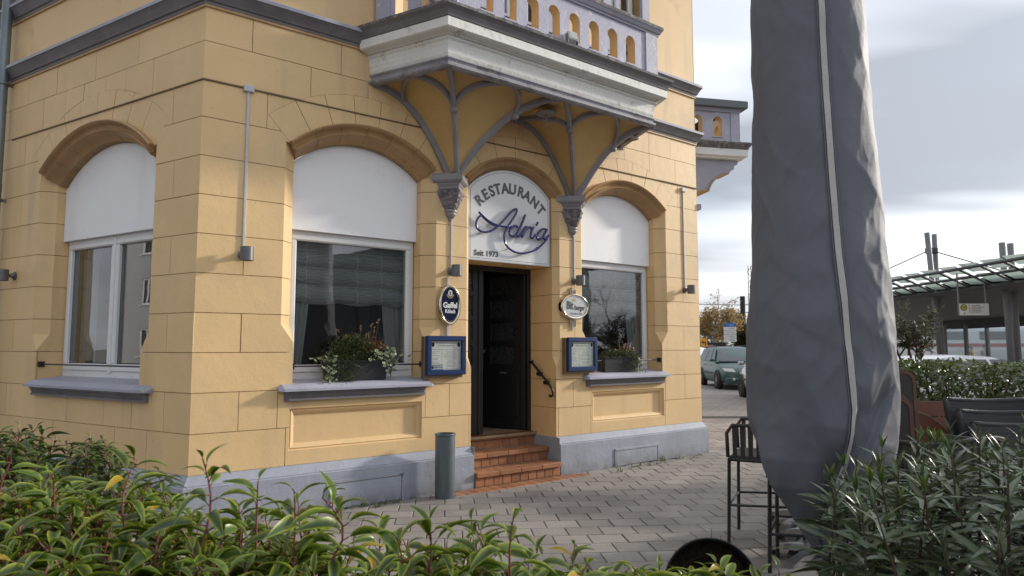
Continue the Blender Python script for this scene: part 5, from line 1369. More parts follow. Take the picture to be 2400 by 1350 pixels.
def shoot(x, y, zt, L, Ms, reds, stems, sc, lead=False):
    lean = Vector((random.gauss(0, .16), random.gauss(0, .16), 1)).normalized() if not lead else Vector((random.gauss(0, .05), random.gauss(0, .05), 1)).normalized()
    top = Vector((x, y, zt)); n = random.randint(10, 15); bend = Vector((random.gauss(0, .02), random.gauss(0, .02), 0))
    pt = lambda t: top - lean*(L*(1-t)) + bend*math.sin(PI*t)
    reds.tube([pt(t) for t in ease(5, .0, 1)], [.0034*sc*(1-.5*t) for t in ease(5, 0, 1)], 5, caps=False)
    a = random.uniform(0, 6.28)
    for i in range(n):
        t = 1 - (i/n)**.9*.95; a += 2.4 + random.gauss(0, .25)
        el = 1.0 - .85*(i/n)**.6 + random.gauss(0, .22)
        d = Vector((math.cos(a)*math.cos(el), math.sin(a)*math.cos(el), math.sin(el)))
        s = sc*(.45 + .6*min(1, i/4))*random.uniform(.75, 1.2); p = pt(t); pet = .018*s
        q = p + d*pet
        reds.tube([p, q], .0017*sc, 4, caps=False)
        Ms.append(aim(q, d, random.gauss(0, .45), s))
    b = pt(0); stems.tube([b, b - Vector((random.gauss(0, .05), random.gauss(0, .05), .35)), (b.x+random.gauss(0, .05), b.y+random.gauss(0, .05), max(.0, b.z-.8))], .005*sc, 5, caps=False)
def tab(t):
    def f(x, y): return interp(t, x)
    return f
hed = tab([(-1.9, 1.17), (-1.3, 1.13), (-.9, 1.10), (-.62, 1.06), (-.45, 1.02), (-.25, .985), (.0, .955), (.25, .925), (.5, .915), (.75, .90)])
laurel('laurel_hedge', (-1.75, .78), (1.35, 2.05), hed, 'bushy laurel hedge with red stems along the bottom of the photo', mLaur, 430,
       [(-.95, 1.75, 1.215, .2), (-.72, 1.62, 1.235, .2), (-1.12, 1.7, 1.18, .2), (-.50, 1.6, 1.17, .2), (-.44, 1.62, 1.15, .17), (-.10, 1.75, 1.06, .17), (-.26, 1.6, 1.06, .17), (.005, 1.62, 1.115, .2), (.28, 1.6, .995, .15), (.17, 1.62, .995, .15), (.47, 1.55, 1.0, .16), (-1.3, 1.8, 1.2, .2), (-.62, 1.7, 1.17, .2), (-.20, 1.7, 1.075, .17)], 300)
# darker shrub behind, nearer the side wall
laurel('laurel_shrub', (-2.9, -1.75), (2.9, 3.5), tab([(-2.9, 1.12), (-2.3, 1.10), (-1.9, 1.02), (-1.75, .92)]), 'darker laurel shrub below the side window, behind the front hedge', mLaurD, 110, [(-2.62, 3.0, 1.17, .2), (-2.3, 3.1, 1.13, .2)], 120, .95)

# ------------------------------------------------------------------ oleander
mOle = leaf_mat('oleander leaf', (.032, .056, .028), (.070, .10, .042), (.16, .20, .09), .4, .30, .16, 1.5)
mOleY = leaf_mat('young oleander leaf', (.05, .085, .022), (.085, .125, .026), (.13, .17, .04), .3, .32, .3)
TO = leaf_tpl(.170, .022, .35, .28, 6, midrib=True); TO2 = leaf_tpl(.075, .018, .8, -.05, 4)
OL = E('oleander', T(1.75, 2.75, 0), 'dense oleander bush with long narrow leaves in front of the parasol', 'shrub')
Ms = []; My = []; stems = G()
def ole_top(x, y): return interp([(.95, .86), (1.1, .98), (1.3, 1.06), (1.5, 1.12), (1.7, 1.16), (1.9, 1.20), (2.4, 1.22)], x/(y/2.4)) - .02
N_ = 0
while N_ < 150:
    x = random.uniform(.98, 2.75); y = random.uniform(1.95, 3.3)
    if x/y < .455: continue
    N_ += 1
    zt = ole_top(x, y)*(.97+.05*random.random()) - (random.uniform(0, .42) if random.random() < .6 else 0)
    lean = Vector((random.gauss(-.05, .16), random.gauss(-.05, .16), 1)).normalized(); top = Vector((x, y, zt)); L = random.uniform(.28, .42)
    stems.tube([top-lean*L*1.6, top-lean*L*.6, top], [.006, .0045, .002], 5, caps=False); a = random.uniform(0, 6.28)
    nw = random.randint(6, 8)
    for w in range(nw):
        t = w/nw; a += .9; p = top - lean*(L*t)
        for j in range(3):
            aa = a + j*2.094 + random.gauss(0, .15); el = 1.15 - 1.15*t**.5 + random.gauss(0, .12)
            d = Vector((math.cos(aa)*math.cos(el), math.sin(aa)*math.cos(el), math.sin(el)))
            s = (.45 + .75*min(1, t*2.2))*random.uniform(.85, 1.15)
            if w == 0:
                if N_ % 3 == 0: My.append(aim(p, d, random.gauss(0, .2), 1.0))
                else: Ms.append(aim(p, d, random.gauss(0, .3), .45))
            else: Ms.append(aim(p, d, random.gauss(0, .35), s))
def sizeo(q):
    p = q.translation; return 1/p.y + (p.z-.8)*.7
Ms.sort(key=sizeo, reverse=True); me = leaf_mesh(TO, mOle)
for q in Ms[:240]: obj_from(me, 'leaf', OL, q)
leaf_mass('foliage', TO, Ms[240:], mOle, OL, Matrix()); leaf_mass('young_foliage', TO2, My, mOleY, OL, Matrix())
stems.obj('stems', mTwig, OL, Matrix(), smooth=True)['kind'] = 'stuff'
G().lathe([(.001, 0), (.32, 0), (.36, .4), (.38, .42), (.35, .42), (.33, .36), (.001, .36)], 32).obj('pot', mPot, OL, W[OL.name])

# ------------------------------------------------------------------ hedge at the back of the terrace
HB = E('clipped_hedge', T(5.6, 8.0, 0), 'clipped laurel hedge behind the stacked wicker chairs', 'hedge')
mHedge = leaf_mat('hedge leaf', (.022, .045, .016), (.10, .145, .028), (.16, .19, .04), .35, .3, .3); TH = leaf_tpl(.085, .032, .4, .3, 3)
Ms = []
for k in range(17000):
    x = random.uniform(3.6, 9.4); y = random.uniform(7.55, 8.35) + .10*(x-4); r = random.random()
    z = 1.31*random.random()**.7 + .03*math.sin(x*3)
    if z < .7 and random.random() < .45: continue
    top = z > 1.12
    d = Vector((random.gauss(0, 1), random.gauss(-.3, 1), random.gauss(.6 if top else -.1, .6)))
    Ms.append(aim(Vector((x, y, z)), d, random.gauss(0, .5), random.uniform(.8, 1.25)))
leaf_mass('foliage', TH, Ms, mHedge, HB, Matrix())
g = G()
for k in range(60):
    x = random.uniform(3.7, 9.3); y = 7.95 + .1*(x-4) + random.gauss(0, .12); g.tube([(x, y, 0), (x+random.gauss(0, .05), y, .6), (x+random.gauss(0, .15), y, 1.15)], .008, 5, caps=False)
g.obj('stems', mTwig, HB, Matrix())['kind'] = 'stuff'

# ------------------------------------------------------------------ olive tree behind the parasol
OT = E('olive_tree', T(5.15, 8.9, 0), 'loose olive tree with grey green leaves rising behind the parasol cover', 'tree')
mOliv = leaf_mat('olive leaf', (.06, .075, .045), (.12, .13, .07), (.12, .13, .08), .2, .5, .2); TV = leaf_tpl(.055, .011, .3, .1, 2)
Ms = []; g = G()
def limb(p, d, L, r, lv):
    q = p + d*L; g.tube([p, p+d*L*.5+Vector((random.gauss(0, .03), random.gauss(0, .03), 0)), q], [r, r*.8, r*.6], 5, caps=False)
    if lv == 0 or r < .004:
        for k in range(26):
            t = random.random(); c = p + d*L*t; dd = (d*.6 + Vector((random.gauss(0, .6), random.gauss(0, .6), random.gauss(0, .5)))).normalized(); Ms.append(aim(c, dd, random.gauss(0, .6), random.uniform(.8, 1.3)))
        return
    for k in range(3 if lv > 1 else 4):
        dd = (d + Vector((random.gauss(0, .5), random.gauss(0, .5), random.gauss(.0, .35)))).normalized(); limb(p+d*L*random.uniform(.45, 1), dd, L*random.uniform(.55, .8), r*.6, lv-1)
trunk = G().tube([(5.15, 8.9, 0), (5.13, 8.92, .7), (5.17, 8.9, 1.1)], [.05, .04, .035], 8)
for k in range(5): limb(Vector((5.15, 8.9, 1.05)), Vector((random.gauss(.05, .35), random.gauss(0, .35), 1)).normalized(), random.uniform(.4, .6), .02, 3)
trunk.obj('trunk', mTwig, OT, Matrix(), smooth=True); g.obj('branches', mTwig, OT, Matrix(), smooth=True)['kind'] = 'stuff'
leaf_mass('crown', TV, Ms, mOliv, OT, Matrix())

# ------------------------------------------------------------------ window boxes
mIvy = leaf_mat('variegated ivy leaf', (.07, .12, .04), (.16, .22, .08), (.5, .52, .36), .75, .45, .15)
mBush = leaf_mat('box foliage', (.03, .055, .018), (.10, .12, .03), (.12, .13, .04), .3, .4, .2)
mRust = leaf_mat('rust foliage', (.16, .05, .02), (.26, .11, .04), (.2, .1, .05), .3, .5, .2)
mDry = leaf_mat('dry seed head', (.32, .22, .12), (.42, .30, .18), (.4, .3, .2), .3, .8, .2)
TI = leaf_tpl(.034, .034, .15, .2, 3); TB = leaf_tpl(.022, .009, .3, .1, 2); TD = leaf_tpl(.03, .012, .2, .1, 2)
def window_box(x0, x1, y0, y1, z0, z1, label, lush):
    root = E('window_box', FM @ T((x0+x1)/2, (y0+y1)/2, z0), label, 'planter', 'black window boxes')
    g = G(); V = []
    for z, e in ((z0, .02), (z1-.015, .0), (z1-.015, -.008), (z1, -.008), (z1, .012), (z1-.05, .015)): V += [(x0+e, y0+e, z), (x1-e, y0+e, z), (x1-e, y1-e, z), (x0+e, y1-e, z)]
    g.add(V, [(4*i+j, 4*i+(j+1) % 4, 4*i+4+(j+1) % 4, 4*i+4+j) for i in range(5) for j in range(4)] + [(3, 2, 1, 0), (20, 21, 22, 23)]); g.obj('trough', mat('black trough plastic', (.02, .021, .025), .5, .1, 5), root, FM)
    # scroll brackets
    for x in ((x1+.02,) if lush else (x1+.02, x0-.02)):
        g = G(); sp = [(x + .0, y0+.02 + (.055*(1-t))*math.cos(t*13), z0+.10+(.06*(1-t)+.004)*math.sin(t*13)) for t in ease(40, 0, .85)]
        g.tube(sp, .0045, 5); g.tube([(x+.02, y0+.03, z0+.02), (x+.02, y0+.03, z1+.03), (x-.01, y0+.03, z1+.06)], .0045, 5); g.obj('scroll_bracket', mBlk, root, FM)
    def R3(a, b): return random.uniform(a, b)
    bush = []; ivy = []; rust = []; dry = []; st = G()
    def rv(): return Vector((random.gauss(0, 1), random.gauss(-.4, 1), random.gauss(.4, 1)))
    w = x1-x0; cx = (x0+x1)/2
    if lush:
        for k in range(3600):
            u = random.gauss(0, .42); 
            if abs(u) > 1: continue
            x = cx - .04 + u*w*.56; h = .27*(1-u*u)*R3(.2, 1.0); p = Vector((x, R3(y0-.03, y1+.02), z1 + h - .03 + R3(-.02, .03))); bush.append(aim(p, rv(), 0, R3(.8, 1.5)))
        for k in range(1300):   # trailing curtain over the front
            t = random.random(); x = x0 + w*(.30 + .12*random.gauss(0, 1)*(1-.5*t)) + .10*(1-t)*random.gauss(0, .6); p = Vector((x, y0-.03+random.gauss(0, .015), z1+.05-.30*t)); bush.append(aim(p, rv(), 0, R3(.6, 1.0)))
        for k in range(190):
            side = random.random()
            if side < .35: t = random.random(); p = Vector((x0-.02+random.gauss(.03, .035), y0-.02+random.gauss(0, .02), z1+.05-.30*t))
            elif side < .75: p = Vector((x1-.06+random.gauss(0, .09), y0-.02+random.gauss(0, .03), z1+.05+random.gauss(0, .05)))
            else: p = Vector((x1+.05+random.gauss(0, .03), y0+.03+random.gauss(0, .03), z1+R3(-.12, .07)))
            ivy.append(aim(p, Vector((random.gauss(0, .6), -.6, random.gauss(-.3, .5))), random.gauss(0, .5), R3(.7, 1.3)))
        for x in (x0-.16, x0-.08): ivy.append(aim(Vector((x, y0, z1+.03)), Vector((-.5, -.6, -.2)), 0, 1.3)); ivy.append(aim(Vector((x+.02, y0, z1+.02)), Vector((.3, -.6, -.5)), 0, 1.1))
        st.tube([(x0-.18, y0, z1+.02), (x0-.05, y0, z1+.04), (x0+.05, y0+.04, z1)], .0015, 4)
        for k in range(240): p = Vector((x1-.12+random.gauss(0, .06), R3(y0, y1), z1+.10+abs(random.gauss(0, .045)))); rust.append(aim(p, rv(), 0, R3(.9, 1.6)))
        heads = [(-.22, .30), (.03, .33), (-.12, .24), (.12, .27), (.17, .32), (.22, .40), (.14, .36), (-.02, .26), (.08, .25)]
    else:
        for k in range(2400):
            u = random.gauss(0, .5)
            if abs(u) > 1: continue
            x = cx + u*w*.54; h = .11*(1-.7*u*u)*R3(.2, 1.05); p = Vector((x, R3(y0-.03, y1+.02), z1 + h - .03)); bush.append(aim(p, rv(), 0, R3(.8, 1.5)))
        for k in range(700):
            t = random.random(); p = Vector((x1-.14+random.gauss(0, .07), y0-.03+random.gauss(0, .02), z1+.03-.22*t)); bush.append(aim(p, rv(), 0, R3(.6, 1.0)))
        for k in range(70): t = random.random(); p = Vector((x1-.02+random.gauss(0, .04), y0-.02+random.gauss(0, .02), z1-.25*t)); ivy.append(aim(p, Vector((random.gauss(0, .6), -.6, random.gauss(-.3, .5))), 0, R3(.6, 1.0)))
        for k in range(90): p = Vector((x1-.14+random.gauss(0, .05), R3(y0, y1), z1+.07+abs(random.gauss(0, .03)))); rust.append(aim(p, rv(), 0, R3(.9, 1.5)))
        heads = [(.10, .15), (.16, .13), (.02, .14)]
    for dx, h in heads:
        b = Vector((cx+dx*.6, (y0+y1)/2, z1)); tp = Vector((cx+dx, (y0+y1)/2-.04+random.gauss(0, .02), z1+h)); st.tube([b, (b+tp)/2+Vector((dx*.1, 0, .02)), tp], .0012, 4, caps=False)
        ax = (tp-b).normalized() + Vector((random.gauss(.2, .4), 0, random.gauss(0, .2)))
        for k in range(26): dry.append(aim(tp - ax*.045*random.random(), ax + Vector((random.gauss(0, .5), random.gauss(0, .5), random.gauss(0, .3))), 0, R3(.5, .9)))
    leaf_mass('foliage', TB, bush, mBush, root, FM); leaf_mass('ivy', TI, ivy, mIvy, root, FM); leaf_mass('rust_foliage', TD, rust, mRust, root, FM); leaf_mass('seed_heads', TD, dry, mDry, root, FM)
    st.obj('stalks', mat('straw stalk', (.2, .15, .08), .8), root, FM)['kind'] = 'stuff'
window_box(1.20, 1.83, .03, .20, 1.175, 1.365, 'black window box with trailing ivy and dry grasses on the sill nearest the corner', True)
window_box(4.88, 5.52, .03, .20, 1.175, 1.37, 'black window box with low dark foliage on the far sill', False)
# white orchid inside the side window
M = LM @ T(-1.05, .36, 1.2); o = E('orchid', M, 'white orchid standing inside the side window', 'plant')
G().lathe([(.001, 0), (.05, 0), (.065, .12), (.06, .12), (.001, .1)], 16).obj('pot', mat('white glazed pot', (.6, .6, .6), .3), o, M)
G().tube([(0, 0, .1), (-.02, 0, .3), (.04, 0, .5), (.14, 0, .52)], .004, 5).obj('stem', mWeed, o, M)
leaf_mass('blossoms', leaf_tpl(.05, .045, .2, .2, 3), [aim(Vector((.02+.03*k, random.gauss(0, .02), .44+.02*random.random())), Vector((random.gauss(0, 1), -.5, random.gauss(0, 1))), 0, 1.0) for k in range(6) for j in range(4)], leaf_mat('white petal', (.7, .7, .66), (.75, .75, .72), (.7, .7, .7), .1), o, M)
# ------------------------------------------------------------------ cars
mTyre = mat('tyre rubber', (.012, .012, .012), .8, .1, coord='OBJ'); mRim = mat('alloy rim', (.35, .35, .36), .3, .05, metal=.8, coord='OBJ'); mRimD = mat('dark alloy rim', (.03, .03, .033), .3, .05, metal=.6, coord='OBJ')
mCarGlass = mat('car glass', (.02, .028, .032), .03, .1, spec=1.0, coord='OBJ'); mTrim = mat('black car trim', (.015, .015, .016), .5, coord='OBJ'); mHead = mat('headlamp lens', (.6, .6, .55), .08, .1, 9, coord='OBJ', coat=1.0)
def car(M, paint, kind, label, rim, cat='car'):
    """x forward, y left, z up"""
    o = E('parked_car', M, label, cat, 'cars parked beyond the restaurant')
    # stations: x, half width at sill/belt, hood-or-belt height, roof height (0: none), roof half width
    S = [(-2.08, .70, .62, .0, .0), (-2.02, .78, .88, .0, .0), (-1.95, .82, .93, .0, .0), (-1.3, .85, .95, .0, .0), (-.4, .86, .95, 0, 0), (.6, .86, .95, .0, .0), (.85, .86, .94, 0, 0), (1.3, .84, .88, 0, 0), (1.75, .80, .78, 0, 0), (2.0, .70, .68, 0, 0), (2.10, .55, .56, 0, 0)]
    g = G(); V = []
    for x, w, zb, _, _ in S:
        V += [(x, 0, .2), (x, w*.88, .2), (x, w*.97, .30), (x, w, .48), (x, w*.99, .62 if zb > .64 else zb*.93), (x, w*.95, zb-.03), (x, w*.86, zb), (x, w*.4, zb+.015), (x, 0, zb+.02)]
    n = 9
    V2 = V + [(x, -y, z) for x, y, z in V]; m_ = len(V); Fs = []
    for i in range(len(S)-1):
        for j in range(n-1):
            Fs.append((i*n+j, i*n+j+1, (i+1)*n+j+1, (i+1)*n+j)[::-1]); Fs.append(tuple(q+m_ for q in (i*n+j, i*n+j+1, (i+1)*n+j+1, (i+1)*n+j)))
    Fs += [tuple(range(n)), tuple(reversed([q+m_ for q in range(n)]))]
    e = (len(S)-1)*n; Fs += [tuple(reversed([e+j for j in range(n)])), tuple(e+j+m_ for j in range(n))]
    g.add(V2, Fs); g.obj('body', paint, o, M, auto=35)
    # cabin
    rear = -1.98 if kind == 'wagon' else -1.85
    rr = -1.72 if kind == 'wagon' else -1.15
    P = [(rear, .93, .80), (rr, 1.40, .60), (-.5, 1.47, .63), (.2, 1.45, .62), (.42, 1.40, .60), (1.12, .93, .80)]
    g = G(); V = []
    for x, z, w in P: V += [(x, w, z), (x, -w, z)]
    base = [(rear, .82, .90), (rear, -.82, .90), (1.2, .82, .90), (1.2, -.82, .90)]
    k = len(P)
    V3 = []
    for x, z, w in P: V3 += [(x, w, z), (x, w*.75, z+.022), (x, 0, z+.03), (x, -w*.75, z+.022), (x, -w, z)]
    Fs = [(5*i+j, 5*i+j+1, 5*i+5+j+1, 5*i+5+j)[::-1] for i in range(k-1) for j in range(4)]
    nb = len(V3)
    for x, z, w in P: V3 += [(x, .83, .92), (x, -.83, .92)]
    for i in range(k-1):
        Fs.append((5*i, 5*i+5, nb+2*(i+1), nb+2*i)[::-1]); Fs.append((5*i+4, 5*i+9, nb+2*(i+1)+1, nb+2*i+1))
    g.add(V3, Fs); g.obj('roof', paint, o, M, auto=35)
    def lerp(a, b, t): return tuple(p+(q-p)*t for p, q in zip(a, b))
    def quad(a, b, c, d, name, mm, ins=.08, off=.012):
        vs = [Vector(q) for q in (a, b, c, d)]; cen_ = sum(vs, Vector())/4; nr = (vs[1]-vs[0]).cross(vs[3]-vs[0]).normalized()
        if nr.dot(cen_-Vector((-.3, 0, .9))) < 0: nr = -nr
        G().add([v.lerp(cen_, ins)+nr*off for v in vs], [(0, 1, 2, 3)]).obj(name, mm, o, M)
    quad((1.12, .78, .95), (1.12, -.78, .95), (.42, -.60, 1.40), (.42, .60, 1.40), 'windscreen', mCarGlass)
    quad((rear, .78, .95), (rear, -.78, .95), (rr, -.58, 1.40), (rr, .58, 1.40), 'rear_window', mCarGlass, .12)
    cuts = [(1.02, .50), (.30, .10), (-.62, -.62), (-1.30, -1.28), (rear+.1, rr+.0)]
    for sg in (1, -1):
        for (a, at), (b, bt) in zip(cuts[:-1], cuts[1:]):
            quad((a-.02, sg*.835, .96), (b+.02, sg*.835, .96), (bt+.02, sg*.635, 1.41), (at-.02, sg*.635, 1.41), 'side_window', mCarGlass, .05)
        for xw in (-1.28, 1.32):
            MW = M @ T(xw, sg*.80, .31)
            wh = E('wheel', MW, parent=o)
            G().lathe([(.20, -.09), (.30, -.09), (.315, -.06), (.315, .06), (.30, .09), (.20, .09)], 28).obj('tyre', mTyre, wh, MW @ RX(PI/2), smooth=True)
            g = G(); g.lathe([(.21, .07), (.21, .085), (.19, .08), (.19, .05)], 24); g.lathe([(.001, .085), (.05, .085), (.055, .06)], 16)
            for q in range(7):
                a = 2*PI*q/7; g.add([(.045*math.cos(a-.4), .045*math.sin(a-.4), .08), (.045*math.cos(a+.4), .045*math.sin(a+.4), .08), (.195*math.cos(a+.13), .195*math.sin(a+.13), .078), (.195*math.cos(a-.13), .195*math.sin(a-.13), .078)], [(0, 1, 2, 3)])
            g.obj('rim', rim, wh, MW @ RX(-PI/2*sg))
            # black ring modelled in for the shade inside the wheel arch
            G().lathe([(.37, -.10), (.37, .065), (.34, .075), (.33, -.10)], 28).obj('wheel_arch_shade', mTrim, wh, MW @ RX(-PI/2*sg))
        G().bbox(.86, 1.02, .0, .16, .95, 1.06, .03).obj('mirror', paint, o, M @ T(0, sg*.93-.08, 0))
        G().add([(2.065, sg*.36, .60), (1.93, sg*.70, .63), (1.83, sg*.765, .73), (1.98, sg*.42, .72)], [(0, 1, 2, 3), (3, 2, 1, 0)]).obj('headlight', mHead, o, M @ T(.055, sg*.02, .01))
        G().bbox(-1.5, 1.2, .0, .012, .50, .56, .004).obj('side_strip', mTrim, o, M @ T(0, sg*.865-.006, 0))
        for x in (-.62, .38): G().bbox(x-.07, x+.07, 0, .014, .80, .83, .004).obj('door_handle', mTrim, o, M @ T(0, sg*.855-.007, 0))
        if kind == 'wagon': G().tube([(-1.65, sg*.56, 1.43), (-1.6, sg*.56, 1.49), (.0, sg*.58, 1.53), (.15, sg*.58, 1.47)], .016, 6).obj('roof_rail', mTrim, o, M)
    G().bbox(2.02, 2.14, -.72, .72, .22, .42, .03).obj('bumper', paint, o, M); G().bbox(2.10, 2.145, -.5, .5, .27, .34, .01).obj('air_intake', mTrim, o, M)
    G().bbox(2.03, 2.075, -.28, .28, .58, .65, .01).obj('grille', mTrim, o, M)
    for sg in (-1, 1): G().lathe([(.001, .02), (.045, .02), (.05, 0)], 14).obj('fog_lamp', mHead, o, M @ T(2.135, sg*.45, .37) @ RY(PI/2))
    G().box(2.142, 2.147, -.26, .26, .40, .50).obj('number_plate', mLet, o, M)
    return o
pGreen = mat('green metallic paint', (.028, .075, .072), .38, .05, 2, metal=.1, coat=.3, coord='OBJ'); pSilver = mat('silver paint', (.38, .38, .40), .25, .03, metal=.4, coat=.8, coord='OBJ'); pWhite = mat('white paint', (.72, .74, .78), .25, .02, coat=.7, coord='OBJ')
car(T(8.28, 25.9, 0) @ RZ(rad(-94)), pGreen, 'wagon', 'green estate car with roof rails facing the street beside the building', mRim)
car(T(7.62, 19.35, 0) @ RZ(rad(84)), pSilver, 'hatch', 'silver car with dark wheels half hidden behind the parasol cover', mRimD)
car(T(8.7, 34.5, 0) @ RZ(rad(100)), pWhite, 'hatch', 'white car just showing behind the green estate car', mRim)
car(T(8.5, 13.2, 0) @ RZ(rad(10)) @ Matrix.Diagonal((1, 1, .9, 1)), pWhite, 'hatch', 'white car whose roof shows over the clipped hedge', mRim)

# ------------------------------------------------------------------ street signs
mPost = mat('galvanised post', (.25, .25, .26), .5, metal=.6); mSB = mat('blue sign face', (.02, .14, .45), .4); mSW = mat('white sign face', (.7, .7, .7), .4); mOr = mat('orange sign face', (.75, .33, .02), .4); mSR = mat('red sign ring', (.5, .03, .03), .4)
o = E('direction_sign', T(12.75, 40, 0), 'stack of one blue and four white direction panels in front of the birch', 'sign'); M = W[o.name]
for x in (-.2, .2): G().tube([(x, .06, 0), (x, .06, 2.95)], .035, 8).obj('post', mPost, o, M)
for i in range(5):
    G().bbox(-.36, .36, -.03, .03, 2.65-.22*i, 2.85-.22*i, .01).obj('panel', mSB if i == 0 else mSW, o, M)
    text_obj('lettering', '←  Zentrum' if i == 0 else '←  P  Bahnhof', .09, M @ T(0, -.034, 2.75-.22*i), o, mSW if i == 0 else mInk, .001)
o = E('round_traffic_sign', T(13.95, 39.5, 0), 'round white traffic sign with red rim on a thin post', 'sign'); M = W[o.name]
G().tube([(0, .04, 0), (0, .04, 2.0)], .035, 8).obj('post', mPost, o, M); G().lathe([(.001, .0), (.19, .0), (.19, .03), (.001, .03)], 28).obj('rim', mSR, o, M @ T(0, 0, 1.75) @ RX(PI/2)); G().lathe([(.001, .031), (.14, .031)], 28).obj('face', mSW, o, M @ T(0, -.0, 1.75) @ RX(PI/2))
G().bbox(-.13, .13, -.02, .01, 1.32, 1.50, .005).obj('supplement_plate', mSW, o, M)
o = E('orange_sign', T(11.2, 40, 0), 'small orange detour sign at the building edge behind the cars', 'sign'); M = W[o.name]
G().tube([(0, .04, 0), (0, .04, 1.9)], .03, 8).obj('post', mPost, o, M); G().bbox(-.19, .19, -.02, .02, 1.48, 1.98, .01).obj('panel', mOr, o, M)
G().pr([(-.14, 1.74), (-.02, 1.84), (-.02, 1.78), (.12, 1.78), (.12, 1.56), (.05, 1.56), (.05, 1.71), (-.02, 1.71), (-.02, 1.64)], [], -.024, -.021).obj('arrow', mInk, o, M)
o = E('poster_case', T(12.6, 43, 0), 'dark poster case standing below the direction sign', 'street furniture'); M = W[o.name]
G().bbox(-.85, .85, -.1, .1, .3, 1.75, .02).obj('case', mTrim, o, M); G().box(-.55, .0, -.11, -.101, 1.35, 1.6).box(.3, .75, -.11, -.101, 1.0, 1.5).obj('posters', mat('poster print', (.35, .2, .18), .6, .5, 3), o, M)

# ------------------------------------------------------------------ trees
mBark = mat('birch bark', (.42, .40, .37), .8, .3, 4, col2=(.06, .05, .045), c2s=6); mBark2 = mat('grey brown bark', (.085, .07, .06), .9, .2, 4)
mBirch = leaf_mat('yellow birch leaf', (.34, .20, .045), (.46, .30, .08), (.4, .25, .06), .2, .5, .35); mEver = leaf_mat('evergreen leaf', (.02, .04, .018), (.075, .10, .035), (.06, .08, .03), .2, .5, .15); mHolly = leaf_mat('autumn holly leaf', (.045, .06, .022), (.12, .115, .04), (.1, .1, .03), .2, .5, .15)
def tree(name, x, y, h, label, bark, leafm, nleaf, lsize, droop=0., spread=.5, r0=.16, levels=4, crown_lo=.35, seed=1, bare=.0):
    rs = random.Random(seed); root = E(name, T(x, y, 0), label, 'tree'); tr = G(); br = G(); tips = []
    def grow(p, d, L, r, lv):
        q = p + d*L; mid = (p+q)/2 + Vector((rs.gauss(0, .05), rs.gauss(0, .05), 0))*L; (tr if lv == levels else br).tube([p, mid, q], [r, r*.82, r*.62], 6 if lv > 1 else 4, caps=False)
        tips.append((p, q, lv))
        if lv == 0: return
        for k in range(3 if lv > 1 else 4):
            dd = (d*.8 + Vector((rs.gauss(0, spread), rs.gauss(0, spread), rs.gauss(.05, .25) - droop*(levels-lv)*.16))).normalized(); grow(p.lerp(q, rs.uniform(.4, 1)), dd, L*rs.uniform(.6, .78), r*.58, lv-1)
        grow(q, (d + Vector((rs.gauss(0, .15), rs.gauss(0, .15), 0))).normalized(), L*.72, r*.6, lv-1)
    grow(Vector((x, y, 0)), Vector((rs.gauss(0, .04), rs.gauss(0, .04), 1)).normalized(), h*.32, r0, levels)
    tr.obj('trunk', bark, root, Matrix(), smooth=True); br.obj('branches', bark, root, Matrix())['kind'] = 'stuff'
    if nleaf:
        Ms = []; cand_ = [t for t in tips if t[2] <= 1 and t[1].z > h*crown_lo*.5]
        for k in range(nleaf):
            p, q, lv = rs.choice(cand_); c = p.lerp(q, rs.random()) + Vector((rs.gauss(0, .12), rs.gauss(0, .12), rs.gauss(0, .1)))
            if bare and c.z > h*bare and rs.random() < .85: continue
            Ms.append(aim(c, Vector((rs.gauss(0, 1), rs.gauss(0, 1), rs.gauss(-.4, .6))), rs.gauss(0, 1), rs.uniform(.7, 1.4)*lsize))
        leaf_mass('crown', leaf_tpl(.10, .06, .3, .2, 2), Ms, leafm, root, Matrix())
    return root
tree('birch_tree', 13.6, 46, 5.9, 'birch with bare top and yellow autumn leaves behind the cars', mBark, mBirch, 5200, 1.5, 1.2, .42, .15, 5, .3, 3, .68)
tree('evergreen_tree', 17.2, 50, 4.7, 'dense dark evergreen tree beside the parasol, past the birch', mBark2, mHolly, 9000, 2.2, .2, .6, .2, 4, .2, 5)
tree('evergreen_tree', 19.6, 54, 5.2, 'dark evergreen tree just behind the parasol cover edge', mBark2, mEver, 8000, 2.4, .2, .6, .2, 4, .2, 6)
tree('evergreen_tree', 12.2, 52, 3.6, 'dark evergreen tree at the building edge behind the birch', mBark2, mEver, 8000, 2.2, .2, .7, .2, 4, .1, 8)
tree('bare_tree', 39, 55, 6.3, 'bare winter tree beyond the railway, right of the hanging sign', mBark2, None, 0, 1, 0, .5, .16, 5, .3, 11)
tree('bare_tree', 46, 58, 6.0, 'bare winter tree beyond the railway at the photo edge', mBark2, None, 0, 1, 0, .5, .16, 5, .3, 12)
tree('bare_tree', 33, 56, 4.9, 'small bare tree beyond the railway behind the canopy pillars', mBark2, None, 0, 1, 0, .5, .13, 5, .3, 13)
o = E('garden_wall', T(15, 47.5, 0), 'brown plank wall below the trees behind the cars', 'wall'); M = W[o.name]
for i in range(40): G().bbox(-6+i*.3, -6+i*.3+.285, -.04, .04, 0, 1.35+.04*math.sin(i*1.7), .01).obj('plank', mat('brown plank', (.13, .10, .08), .8, .25, 3) if i == 0 else bpy.data.materials['brown plank'], o, M)
DH = E('dark_hedge', T(13, 49.5, 0), 'dark hedge massed below the birch behind the cars', 'hedge')
leaf_mass('foliage', leaf_tpl(.16, .10, .3, .2, 2), [aim(Vector((random.uniform(9.5, 18), random.uniform(48.6, 50.4), random.uniform(.1, 2.3))), Vector((random.gauss(0, 1), random.gauss(0, 1), random.gauss(0, 1))), 0, random.uniform(.9, 1.8)) for k in range(5000)], mEver, DH, Matrix())
